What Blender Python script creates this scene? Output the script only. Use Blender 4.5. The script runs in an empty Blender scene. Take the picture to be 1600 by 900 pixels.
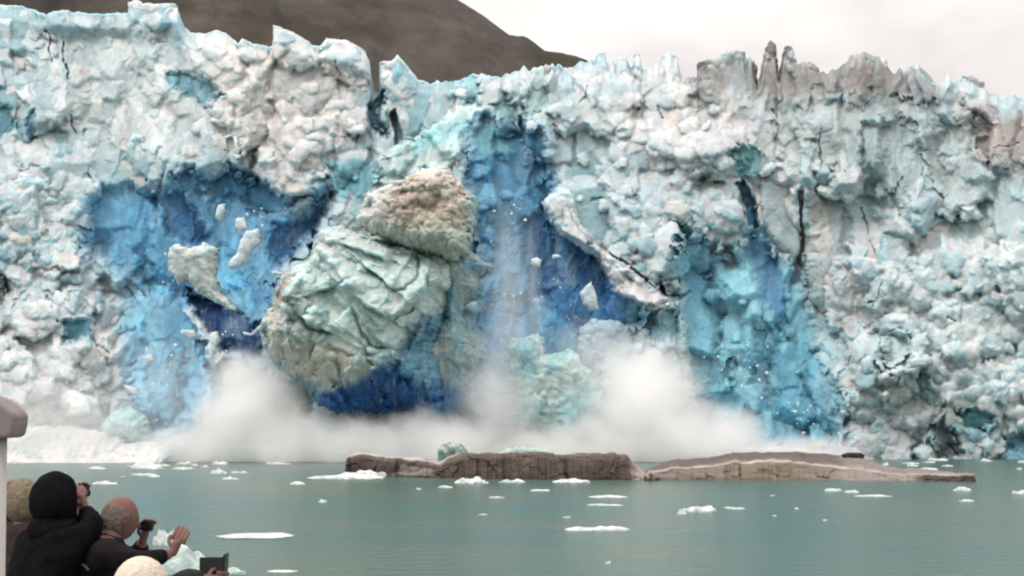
import bpy, bmesh, math, random
import numpy as np
from mathutils import Vector, Matrix

random.seed(7)
sc = bpy.context.scene
COL = sc.collection
R = math.radians

# ---------------------------------------------------------------- camera
F = 2198.0          # focal length expressed in photo pixels (40 degree field of view)
HORIZON = 635.0     # picture row of the sea horizon
EYE = 8.0           # camera height over the water, metres
cam_d = bpy.data.cameras.new('camera')
cam = bpy.data.objects.new('camera', cam_d)
COL.objects.link(cam)
cam.location = (0, 0, EYE)
cam.rotation_euler = (R(90), 0, 0)
cam_d.sensor_width = 36.0
cam_d.lens = 36.0 * F / 1600.0
cam_d.shift_y = (HORIZON - 450.0) / 1600.0
cam_d.clip_start = 0.1
cam_d.clip_end = 20000
sc.camera = cam


def PX(px, Y):
    return (px - 800.0) * Y / F


def PZ(py, Y):
    return EYE + (HORIZON - py) * Y / F


def at(px, py, Y):
    return Vector((PX(px, Y), Y, PZ(py, Y)))


def water_at(px, py):
    Y = F * EYE / (py - HORIZON)
    return PX(px, Y), Y


# ---------------------------------------------------------------- numpy noise
def _hash(ix, iy, seed):
    h = (ix.astype(np.int64) * 374761393 + iy.astype(np.int64) * 668265263 + seed * 974634777) & 0xFFFFFFFF
    h = ((h ^ (h >> 13)) * 1274126177) & 0xFFFFFFFF
    h = ((h ^ (h >> 16)) * 2246822519) & 0xFFFFFFFF
    return ((h ^ (h >> 15)) & 0xFFFFFF) / float(0x1000000)


def vnoise(x, y, seed=0):
    ix = np.floor(x); iy = np.floor(y)
    fx = x - ix; fy = y - iy
    fx = fx * fx * fx * (fx * (fx * 6 - 15) + 10); fy = fy * fy * fy * (fy * (fy * 6 - 15) + 10)
    a = _hash(ix, iy, seed); b = _hash(ix + 1, iy, seed)
    c = _hash(ix, iy + 1, seed); d = _hash(ix + 1, iy + 1, seed)
    return (a + (b - a) * fx) * (1 - fy) + (c + (d - c) * fx) * fy - 0.5


def fbm(x, y, oct=4, seed=0, gain=0.5):
    s = 0; a = 1.0; tot = 0
    for o in range(oct):
        s = s + a * vnoise(x * 2 ** o + 17.3 * o, y * 2 ** o - 9.1 * o, seed + o * 13)
        tot += a; a *= gain
    return s / tot * 2


def ridged(x, y, oct=3, seed=0):
    s = 0; a = 1.0; tot = 0
    for o in range(oct):
        s = s + a * (1 - np.abs(vnoise(x * 2 ** o, y * 2 ** o, seed + o * 7)) * 4)
        tot += a; a *= 0.5
    return s / tot


def worley(x, y, seed=0, jit=0.9):
    """distance to nearest and second cell point, offset to nearest, and two random numbers of the cell"""
    ix = np.floor(x); iy = np.floor(y)
    f1 = np.full(x.shape, 9.0); f2 = np.full(x.shape, 9.0)
    dx1 = np.zeros(x.shape); dy1 = np.zeros(x.shape)
    cx = np.zeros(x.shape); cy = np.zeros(x.shape)
    for i in (-1, 0, 1):
        for j in (-1, 0, 1):
            gx = ix + i; gy = iy + j
            qx = gx + 0.5 + jit * (_hash(gx, gy, seed) - 0.5)
            qy = gy + 0.5 + jit * (_hash(gx, gy, seed + 91) - 0.5)
            ddx = x - qx; ddy = y - qy
            d = np.sqrt(ddx * ddx + ddy * ddy)
            m = d < f1
            f2 = np.where(m, f1, np.minimum(f2, d))
            f1 = np.where(m, d, f1)
            dx1 = np.where(m, ddx, dx1); dy1 = np.where(m, ddy, dy1)
            cx = np.where(m, gx, cx); cy = np.where(m, gy, cy)
    return f1, f2, dx1, dy1, _hash(cx, cy, seed + 5), _hash(cx, cy, seed + 6), _hash(cx, cy, seed + 8)


def facets(x, y, sx, sy, seed, tilt=1.0, crack=0.0):
    """broken-ice relief: every cell its own offset and tilt, optional dark cracks between; roughly -1..1"""
    f1, f2, dx, dy, r1, r2, r3 = worley(x / sx, y / sy, seed)
    d = (r1 - 0.5) * 1.4 + tilt * ((r2 - 0.5) * dx * 1.8 + (r3 - 0.6) * dy * 1.8)
    if crack:
        d = d - crack * np.clip(1 - (f2 - f1) / 0.16, 0, 1) ** 1.5
    return d, r2, f2 - f1


def lumps(x, y, sx, sy, seed):
    f1, f2, dx, dy, r1, r2, r3 = worley(x / sx, y / sy, seed)
    return np.sqrt(np.clip(1 - (f1 / 0.85) ** 2, 0, 1)) * (0.55 + 0.7 * r1) - 0.5, r2


def sstep(a, b, x):
    t = np.clip((x - a) / (b - a), 0, 1)
    return t * t * (3 - 2 * t)


def poly_sdf(px, py, poly):
    """signed distance in px, positive inside"""
    P = np.array(poly, float)
    n = len(P)
    d2 = np.full(px.shape, 1e12)
    ins = np.zeros(px.shape, bool)
    for i in range(n):
        ax, ay = P[i]; bx, by = P[(i + 1) % n]
        ex, ey = bx - ax, by - ay
        wx, wy = px - ax, py - ay
        t = np.clip((wx * ex + wy * ey) / (ex * ex + ey * ey + 1e-9), 0, 1)
        q = (wx - ex * t) ** 2 + (wy - ey * t) ** 2
        d2 = np.minimum(d2, q)
        c = (ay > py) != (by > py)
        xs = ax + (py - ay) * ex / (ey if abs(ey) > 1e-9 else 1e-9)
        ins ^= c & (px < xs)
    d = np.sqrt(d2)
    return np.where(ins, d, -d)


def lin(c):
    c = np.asarray(c, float) / 255.0
    return np.where(c <= 0.04045, c / 12.92, ((c + 0.055) / 1.055) ** 2.4)


# ---------------------------------------------------------------- mesh helpers
def link(ob, parent=None):
    COL.objects.link(ob)
    if parent is not None:
        ob.parent = parent
    return ob


def tag(o, label=None, cat=None, group=None, kind=None):
    if label: o['label'] = label
    if cat: o['category'] = cat
    if group: o['group'] = group
    if kind: o['kind'] = kind
    return o


def empty(name, loc=(0, 0, 0), label=None, cat=None, group=None):
    o = bpy.data.objects.new(name, None)
    o.location = loc
    o.empty_display_size = 0.3
    link(o)
    bpy.context.view_layer.update()
    return tag(o, label, cat, group)


def np_mesh(name, V, Fc, mat, parent=None, col=None, smooth=False, local=True):
    """V in world coordinates"""
    me = bpy.data.meshes.new(name)
    V = np.asarray(V, np.float32)
    if parent is not None:
        V = V - np.array(parent.location, np.float32)
    Fc = np.asarray(Fc, np.int32)
    k = Fc.shape[1]
    me.vertices.add(len(V)); me.vertices.foreach_set('co', V.ravel())
    me.loops.add(Fc.size); me.loops.foreach_set('vertex_index', Fc.ravel())
    me.polygons.add(len(Fc))
    me.polygons.foreach_set('loop_start', np.arange(0, Fc.size, k, dtype=np.int32))
    me.polygons.foreach_set('loop_total', np.full(len(Fc), k, np.int32))
    me.polygons.foreach_set('use_smooth', np.full(len(Fc), smooth, bool))
    if col is not None:
        a = me.color_attributes.new('ice_colour', 'FLOAT_COLOR', 'POINT')
        c4 = np.ones((len(V), 4), np.float32); c4[:, :3] = col
        a.data.foreach_set('color', c4.ravel())
    me.update(calc_edges=True); me.validate()
    if mat: me.materials.append(mat)
    ob = bpy.data.objects.new(name, me)
    return link(ob, parent)


def origin_to(ob, loc):
    """move a top-level mesh's origin without moving the mesh"""
    loc = Vector(loc)
    ob.data.transform(Matrix.Translation(-loc)); ob.location = loc
    return ob


def bm_obj(name, bm, mat, parent=None, smooth=False):
    me = bpy.data.meshes.new(name)
    if parent is not None:
        bmesh.ops.translate(bm, verts=bm.verts, vec=-Vector(parent.location))
    bm.to_mesh(me); bm.free()
    if smooth:
        me.polygons.foreach_set('use_smooth', [True] * len(me.polygons))
    if mat: me.materials.append(mat)
    return link(bpy.data.objects.new(name, me), parent)


# ---------------------------------------------------------------- materials
def new_mat(name):
    m = bpy.data.materials.new(name); m.use_nodes = True
    nt = m.node_tree
    return m, nt, nt.nodes['Principled BSDF']


def N(nt, t, **kw):
    n = nt.nodes.new(t)
    for k, v in kw.items():
        if k.startswith('_'): setattr(n, k[1:], v)
        else: n.inputs[k.replace('__', ' ')].default_value = v
    return n


def ice_material(name, bump=0.16, scale=0.55, rough=0.55, sss=0.82):
    m, nt, b = new_mat(name)
    L = nt.links.new
    at_ = N(nt, 'ShaderNodeVertexColor'); at_.layer_name = 'ice_colour'
    geo = N(nt, 'ShaderNodeNewGeometry')
    n1 = N(nt, 'ShaderNodeTexNoise', Scale=scale, Detail=7.0, Roughness=0.62)
    n2 = N(nt, 'ShaderNodeTexNoise', Scale=scale * 6, Detail=4.0, Roughness=0.6)
    L(geo.outputs['Position'], n1.inputs['Vector']); L(geo.outputs['Position'], n2.inputs['Vector'])
    mr = N(nt, 'ShaderNodeMapRange'); mr.inputs[1].default_value = 0.3; mr.inputs[2].default_value = 0.7
    mr.inputs[3].default_value = 0.86; mr.inputs[4].default_value = 1.08
    L(n1.outputs['Fac'], mr.inputs[0])
    mx = N(nt, 'ShaderNodeMix', _data_type='RGBA', _blend_type='MULTIPLY'); mx.inputs[0].default_value = 1
    L(at_.outputs['Color'], mx.inputs[6]); L(mr.outputs[0], mx.inputs[7])
    L(mx.outputs[2], b.inputs['Base Color'])
    b.inputs['Roughness'].default_value = rough
    b.inputs['IOR'].default_value = 1.31
    b.inputs['Specular IOR Level'].default_value = 0.35
    b.inputs['Subsurface Weight'].default_value = sss
    b.inputs['Subsurface Radius'].default_value = (0.30, 0.85, 1.1)
    b.inputs['Subsurface Scale'].default_value = 2.2
    bp = N(nt, 'ShaderNodeBump', Strength=bump, Distance=0.35)
    L(n2.outputs['Fac'], bp.inputs['Height']); L(bp.outputs['Normal'], b.inputs['Normal'])
    return m


def plain(name, rgb, rough=0.7, var=0.15, scale=8.0, bump=0.0, metal=0.0, spec=0.3):
    m, nt, b = new_mat(name)
    L = nt.links.new
    tc = N(nt, 'ShaderNodeTexCoord')
    n = N(nt, 'ShaderNodeTexNoise', Scale=scale, Detail=5.0, Roughness=0.6)
    L(tc.outputs['Object'], n.inputs['Vector'])
    cr = N(nt, 'ShaderNodeValToRGB')
    cr.color_ramp.elements[0].position = 0.3; cr.color_ramp.elements[1].position = 0.7
    cr.color_ramp.elements[0].color = (*[c * (1 - var) for c in rgb], 1)
    cr.color_ramp.elements[1].color = (*[min(1, c * (1 + var)) for c in rgb], 1)
    L(n.outputs['Fac'], cr.inputs['Fac']); L(cr.outputs['Color'], b.inputs['Base Color'])
    b.inputs['Roughness'].default_value = rough
    b.inputs['Metallic'].default_value = metal
    b.inputs['Specular IOR Level'].default_value = spec
    if bump:
        bp = N(nt, 'ShaderNodeBump', Strength=bump, Distance=0.02)
        L(n.outputs['Fac'], bp.inputs['Height']); L(bp.outputs['Normal'], b.inputs['Normal'])
    return m


M_ICE = ice_material('glacier_ice')
M_BERG = ice_material('falling_ice', bump=0.16, scale=0.9, rough=0.5)
M_FLOE = plain('floe_ice', (0.54, 0.585, 0.58), 0.5, 0.3, 1.5, 0.4)
M_WETFLOE = plain('wet_floe_ice', (0.50, 0.60, 0.58), 0.35, 0.25, 1.2, 0.4)
M_SHARD = plain('shard_ice', (0.80, 0.84, 0.88), 0.5, 0.08, 1.0, 0.3)
# ================================================================ GLACIER WALL
KA = 1.25    # what a sunlit-through-cloud white surface reaches, to turn seen colours into ice colours
SKY = [(-200,22),(-120,10),(-60,26),(-20,8),(0,5),(33,6),(62,16),(73,20),(85,15),(105,13),(115,17),(122,15),(140,19),(190,18),(200,17),(205,4),(215,2),(225,8),(240,12),(248,8),(277,10),(280,22),(288,38),(298,48),(322,50),(338,44),(352,48),(372,65),(378,57),(395,65),(420,70),(426,68),(428,41),(440,45),(465,55),(487,68),(500,70),(508,59),(520,62),(534,67),(545,66),(560,75),(572,82),(578,95),(581,130),(583,142),(592,142),(595,100),(612,98),(622,88),(632,100),(645,112),(653,122),(672,127),(690,125),(715,125),(733,115),(750,113),(770,115),(782,120),(790,118),(805,108),(825,110),(845,103),(860,105),(895,103),(905,95),(928,97),(934,82),(945,83),(950,98),(962,98),(967,88),(978,86),(983,100),(989,100),(991,86),(999,87),(1003,104),(1030,106),(1034,88),(1044,84),(1058,92),(1063,112),(1070,122),(1089,120),(1092,97),(1108,98),(1120,95),(1130,86),(1150,86),(1160,82),(1165,100),(1170,90),(1175,96),(1180,120),(1188,118),(1196,78),(1201,64),(1210,72),(1215,112),(1220,112),(1225,78),(1234,75),(1241,97),(1258,98),(1268,106),(1280,112),(1293,115),(1300,108),(1320,100),(1330,88),(1345,86),(1355,92),(1375,96),(1385,100),(1395,110),(1415,112),(1425,104),(1435,112),(1450,120),(1460,132),(1475,127),(1490,127),(1500,119),(1515,122),(1530,130),(1545,140),(1560,148),(1575,150),(1585,145),(1595,152),(1604,160),(1640,150),(1690,175),(1740,165),(1800,190)]
BASE = 722.0
SX = np.array([p[0] for p in SKY], float); SY = np.array([p[1] for p in SKY], float)

WHITE = lin((216, 218, 220)); GREY = lin((184, 197, 201)); TEAL = lin((152, 182, 190))


PAL = np.array([lin(q) for q in [(204,219,223),(184,206,212),(214,223,226),(164,195,204),(198,214,219),(212,211,209),(188,210,216),(148,187,198),(208,221,225),(196,208,212),(174,201,207),(212,222,225)]])


def clean_palette(r, n):
    """each block of ice has its own tone; n drifts the choice over the wall"""
    k = np.clip(r, 0, 0.9999) * len(PAL)
    i = k.astype(int)
    c = PAL[i]
    t = np.clip(0.5 * n, -0.25, 0.35)[..., None]
    return c * (1 - np.clip(t, 0, 1)) + lin((176, 190, 195)) * np.clip(t, 0, 1)


# (outline, edge softness, seen colour, depth in metres (+ = recessed), smoothness 0..1, colour strength)
ZONES = [
    # broad calm faces of grey ice, upper left
    ([(60,60),(150,50),(260,60),(330,120),(400,170),(370,240),(240,235),(160,215),(110,190),(60,130)], 30, (205,212,216), 0.0, 0.55, 0.6),
    # warm, dust-stained ice
    ([(300,55),(430,60),(540,80),(560,200),(480,235),(430,300),(380,250),(330,160)], 30, (216,205,200), 0.0, 0.0, 0.65),
    ([(940,150),(1150,110),(1230,200),(1220,260),(1100,260),(960,230)], 40, (216,206,204), 0.0, 0.0, 0.6),
    ([(1485,175),(1610,170),(1700,240),(1600,262),(1500,250)], 12, (168,148,142), 0.0, 0.0, 0.75),
    ([(1088,80),(1300,95),(1340,80),(1460,110),(1490,150),(1450,180),(1330,150),(1240,165),(1190,150),(1085,150)], 16, (116,110,106), 0.0, 0.0, 0.9),
    ([(1210,160),(1480,160),(1480,250),(1420,300),(1300,260),(1200,230)], 20, (164,176,176), 0.0, 0.35, 0.75),
    ([(1340,195),(1430,192),(1440,260),(1400,330),(1340,330),(1345,260)], 6, (140,162,166), 0.6, 0.7, 0.6),
    ([(1450,190),(1525,185),(1535,330),(1470,320),(1440,250)], 8, (170,186,188), 0.2, 0.6, 0.8),
    # small blue and teal pockets, and two gaps with shade in their colour
    ([(262,112),(285,106),(330,130),(345,150),(322,165),(295,150),(268,130)], 4, (118,164,180), 1.0, 0.8, 0.95),
    ([(-20,160),(20,172),(32,195),(10,210),(-20,200)], 5, (78,134,150), 2.5, 0.7, 0.95),
    ([(38,180),(55,168),(62,200),(58,226),(44,222)], 4, (105,155,182), 1.5, 0.6, 0.95),
    ([(-30,425),(10,430),(22,455),(8,478),(-30,482)], 6, (70,84,92), 4.0, 0.5, 0.9),  # dark gap: shade of the recess painted into the ice
    ([(576,160),(596,150),(600,185),(598,212),(585,200)], 4, (90,146,168), 2.0, 0.7, 0.95),
    ([(612,175),(618,170),(626,205),(630,228),(618,226)], 2, (84,110,122), 2.5, 0.6, 1.0),  # dark crack, its shade put into the colour
    ([(724,122),(738,118),(752,140),(750,168),(736,172),(726,160)], 4, (142,178,188), 0.6, 0.6, 0.9),
    ([(770,165),(788,152),(815,165),(822,198),(800,205),(778,195)], 4, (118,160,162), 0.5, 0.6, 0.95),
    ([(838,115),(862,110),(858,160),(835,185),(826,175)], 4, (142,172,170), 0.4, 0.5, 0.9),
    ([(1140,235),(1165,228),(1190,238),(1196,258),(1182,272),(1150,272)], 4, (96,150,158), -1.2, 0.7, 0.95),
    ([(1085,265),(1112,262),(1118,290),(1095,300)], 6, (150,172,170), 0.3, 0.5, 0.85),
    # crumbled bright rubble low left and low right
    ([(-60,470),(120,455),(200,520),(205,620),(160,680),(-60,690)], 40, (218,226,230), -1.0, 0.0, 0.55),
    ([(1330,430),(1460,380),(1700,380),(1700,600),(1480,640),(1330,560)], 40, (196,210,216), 0.0, 0.0, 0.40),
    ([(1460,655),(1480,640),(1490,690),(1500,715),(1462,715)], 5, (98,110,118), 1.5, 0.3, 0.9),
    ([(1500,640),(1540,636),(1560,655),(1548,668),(1510,665)], 4, (120,176,184), 0.4, 0.6, 0.95),
    ([(1570,680),(1700,672),(1700,720),(1568,716)], 6, (104,152,176), 0.6, 0.5, 0.9),
    ([(1380,590),(1440,585),(1450,625),(1400,640)], 12, (140,160,158), 0.8, 0.2, 0.7),
    ([(1370,520),(1410,520),(1420,560),(1375,572)], 8, (158,184,186), 0.2, 0.5, 0.8),
    # pillar between the two right cracks and its neighbours
    ([(1182,280),(1245,285),(1250,395),(1238,410),(1215,392),(1184,345)], 4, (198,205,208), -0.6, 0.7, 0.9),
    ([(1255,400),(1300,395),(1345,440),(1360,500),(1330,520),(1290,505),(1258,470)], 6, (184,190,192), -0.2, 0.8, 0.85),
    ([(1256,315),(1300,300),(1310,385),(1262,395)], 8, (204,202,194), -0.3, 0.5, 0.8),
    ([(1247,297),(1253,300),(1256,392),(1250,394)], 1.0, (120,124,126), 1.8, 0.6, 0.9),
    ([(1238,396),(1254,394),(1254,418),(1240,416)], 3, (92,116,120), 1.8, 0.5, 1.0),
    ([(1150,286),(1162,280),(1174,300),(1182,318),(1181,355),(1168,356),(1166,325),(1158,305)], 2, (66,112,140), 3.5, 0.8, 1.0),
    # left blue scar
    ([(138,312),(165,302),(225,297),(262,277),(290,260),(330,268),(356,260),(388,284),(430,298),(455,318),(490,303),(522,288),(522,330),(505,360),(475,395),(448,420),(443,440),(438,470),(418,510),(414,560),(375,562),(345,560),(345,640),(330,665),(250,672),(230,640),(195,602),(188,560),(203,505),(198,465),(182,432),(150,402),(132,370)], 9, (96,158,196), 4.0, 0.75, 0.93),
    ([(190,330),(235,300),(262,330),(270,400),(262,440),(225,470),(205,430),(185,390)], 16, (78,142,176), 1.0, 0.5, 0.8),
    ([(200,480),(265,450),(330,560),(335,660),(255,668),(205,610),(192,560)], 18, (112,178,206), -3.0, 0.4, 0.85),
    ([(248,470),(275,455),(290,560),(285,640),(262,640),(258,560)], 14, (76,132,168), 0.6, 0.4, 0.7),
    ([(244,298),(285,300),(308,330),(330,366),(322,384),(290,383),(265,372),(250,335)], 7, (58,118,168), 2.5, 0.9, 0.95),
    ([(300,345),(320,355),(330,370),(318,384),(296,380)], 6, (40,82,138), 0.8, 0.9, 0.95),
    ([(270,268),(330,278),(378,268),(425,300),(428,330),(400,345),(370,318),(320,312),(285,296)], 6, (72,128,162), 1.8, 0.6, 0.95),
    ([(414,345),(440,346),(482,330),(516,308),(502,356),(466,392),(446,420),(426,424),(414,392)], 8, (46,92,150), 3.5, 0.7, 0.97),
    ([(330,385),(365,380),(415,420),(420,470),(395,500),(372,480),(335,455)], 14, (96,176,208), 0.5, 0.8, 0.85),
    ([(385,420),(425,430),(430,470),(410,505),(385,480)], 10, (70,138,186), 0.8, 0.8, 0.85),
    ([(286,452),(312,462),(345,470),(372,482),(380,492),(414,500),(412,562),(370,553),(345,545),(328,518),(308,490)], 4, (36,66,122), 4.5, 0.5, 1.0),
    # bright rubble in and under the left scar
    ([(288,485),(300,478),(330,520),(340,545),(360,560),(335,575),(318,540)], 4, (196,206,206), -3.0, 0.0, 0.95),
    ([(92,506),(140,500),(146,530),(105,540)], 5, (104,168,190), 0.8, 0.6, 0.95),
    ([(115,540),(160,528),(185,555),(150,580),(120,570)], 8, (190,192,188), -1.5, 0.0, 0.8),
    # teal block and bright leaning slab over the falling berg
    ([(518,250),(545,242),(582,252),(588,285),(568,306),(535,300),(520,280)], 5, (110,164,178), -1.0, 0.5, 0.97),
    ([(590,262),(625,225),(680,200),(745,165),(755,180),(742,215),(735,250),(690,262),(640,272),(600,290),(585,292)], 5, (188,216,222), -1.8, 0.35, 0.9),
    ([(640,215),(700,196),(742,186),(738,212),(690,232),(650,240)], 6, (152,202,214), 0.0, 0.4, 0.8),
    # centre blue scar
    ([(735,225),(755,190),(778,200),(805,195),(832,208),(840,245),(862,295),(850,328),(870,366),(905,384),(942,408),(958,448),(988,478),(1012,500),(1000,540),(960,560),(900,600),(790,610),(750,600),(742,520),(738,380),(732,330),(722,290),(726,250)], 6, (84,150,190), 4.5, 0.8, 0.95),
    ([(752,195),(790,205),(808,230),(800,262),(770,250),(745,250)], 8, (98,152,160), -1.0, 0.5, 0.85),
    ([(745,260),(800,255),(830,300),(815,380),(760,380),(740,330)], 18, (78,136,172), 0.5, 0.4, 0.7),
    ([(826,255),(845,262),(862,300),(852,330),(835,330),(822,300)], 5, (62,122,160), 1.5, 0.8, 0.95),
    ([(822,345),(856,330),(872,366),(916,390),(946,428),(960,470),(1005,505),(985,540),(935,520),(905,520),(860,495),(836,455),(818,400)], 8, (56,104,160), 2.5, 0.8, 0.95),
    ([(858,395),(905,392),(940,425),(935,450),(890,448),(850,440)], 9, (40,84,146), 1.0, 0.9, 0.95),
    ([(985,470),(1012,498),(1050,480),(1058,520),(1030,545),(985,520)], 10, (110,158,172), 1.0, 0.5, 0.85),
    # white leaning slab right of the centre scar
    ([(846,318),(872,296),(890,300),(905,350),(940,388),(985,420),(1030,455),(1058,472),(1056,485),(1030,480),(985,470),(960,450),(942,412),(908,386),(872,366)], 3, (238,241,243), -3.0, 0.3, 0.97),
    ([(853,325),(868,312),(880,335),(890,362),(872,364),(858,345)], 4, (142,190,212), -0.2, 0.6, 0.9),
    ([(880,306),(884,304),(905,350),(945,388),(1000,425),(1028,448),(1024,452),(996,430),(940,393),(900,354)], 1.5, (150,156,160), 1.0, 0.3, 0.8),
    ([(1026,438),(1052,428),(1056,470),(1040,462)], 3, (84,104,112), 2.6, 0.4, 0.95),
    # right blue scar
    ([(1066,352),(1082,346),(1092,366),(1112,382),(1150,398),(1166,392),(1176,358),(1192,372),(1215,402),(1240,416),(1256,442),(1266,480),(1282,520),(1288,562),(1312,608),(1312,690),(1250,700),(1100,700),(1095,622),(1078,570),(1062,480),(1058,410)], 5, (118,176,196), 2.6, 0.6, 0.96),
    ([(1176,372),(1205,402),(1228,440),(1228,520),(1205,505),(1188,445)], 8, (76,130,168), 1.8, 0.7, 0.95),
    ([(1068,360),(1085,365),(1105,420),(1100,470),(1075,450)], 9, (92,158,188), 0.6, 0.6, 0.85),
    ([(1102,430),(1150,470),(1160,520),(1128,530),(1105,490)], 7, (92,138,152), 1.6, 0.3, 0.9),
    ([(1140,440),(1172,420),(1190,520),(1180,640),(1150,640),(1135,540)], 10, (138,188,204), -1.6, 0.5, 0.8),
    ([(1200,560),(1270,560),(1300,620),(1270,680),(1215,660)], 14, (90,154,180), 0.8, 0.4, 0.8),
    ([(1110,384),(1150,398),(1148,412),(1120,404)], 3, (70,80,84), 1.5, 0.3, 0.8),
]
SCARS = [z for z in ZONES if z[5] in (0.93, 0.96, 0.95) and z[3] in (4.0, 2.6, 4.5)]
HALO = []
for z in SCARS:
    HALO.append((z[0], 30, (184, 210, 217), 0.0, 0.1, 0.5))
for z in SCARS:
    ZONES[ZONES.index(z)] = (z[0], 14, z[2], z[3], z[4], z[5])
ZONES = ZONES[:24] + HALO + ZONES[24:]
# narrow dark clefts: polyline, width px, depth m
CLEFTS = [
    ([(70,45),(76,70),(84,95)], 3, 3), ([(97,64),(102,95),(108,122)], 3, 3), ([(128,212),(134,200)], 4, 2), ([(112,186),(120,205)], 3, 2),
    ([(582,120),(590,148)], 5, 3), ([(1030,170),(1040,185)], 4, 2), ([(1000,305),(985,300)], 5, 2), ([(1182,96),(1184,140)], 5, 4),
    ([(1218,95),(1219,132)], 3, 4), ([(1205,165),(1214,200)], 3, 2), ([(1358,372),(1366,400)], 2, 1.5), ([(1372,445),(1364,480)], 2, 1.5),
    ([(1350,330),(1358,360)], 3, 2), ([(1285,205),(1282,250)], 3, 2), ([(1298,262),(1300,282)], 5, 2), ([(1395,150),(1402,155)], 7, 3),
    ([(1060,565),(1078,600),(1082,625)], 4, 1.5), ([(1452,700),(1458,650),(1480,630)], 5, 2), ([(1480,695),(1490,712)], 6, 2),
    ([(905,160),(916,150),(918,132)], 4, 2), ([(862,197),(866,200)], 4, 2), ([(866,205),(868,230)], 2, 1.5), ([(372,212),(376,230)], 4, 2),
    ([(418,250),(425,245)], 6, 2), ([(520,100),(525,110)], 4, 2), ([(480,85),(486,95)], 3, 1.5), ([(555,205),(558,220)], 4, 2), ([(675,192),(690,190)], 3, 1),
    ([(728,170),(735,160)], 3, 2), ([(1480,500),(1492,505)], 6, 2), ([(1550,455),(1556,460)], 5, 2), ([(1310,595),(1330,560)], 4, 2),
    ([(75,462),(82,478)], 5, 2), ([(50,400),(80,420),(120,425)], 7, 2), ([(100,340),(150,380)], 5, 1), ([(925,315),(945,316)], 5, 2), ([(1410,270),(1402,300)], 4, 1.5),
    ([(1520,180),(1560,195)], 5, 1.5), ([(1550,230),(1590,225)], 4, 1.2), ([(30,260),(60,262)], 4, 1.2), ([(140,275),(150,285)], 6, 2),
]


def seg_dist(px, py, pts):
    d = np.full(px.shape, 1e9)
    for (ax, ay), (bx, by) in zip(pts[:-1], pts[1:]):
        ex, ey = bx - ax, by - ay
        t = np.clip(((px - ax) * ex + (py - ay) * ey) / (ex * ex + ey * ey), 0, 1)
        d = np.minimum(d, np.hypot(px - ax - ex * t, py - ay - ey * t))
    return d


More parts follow.
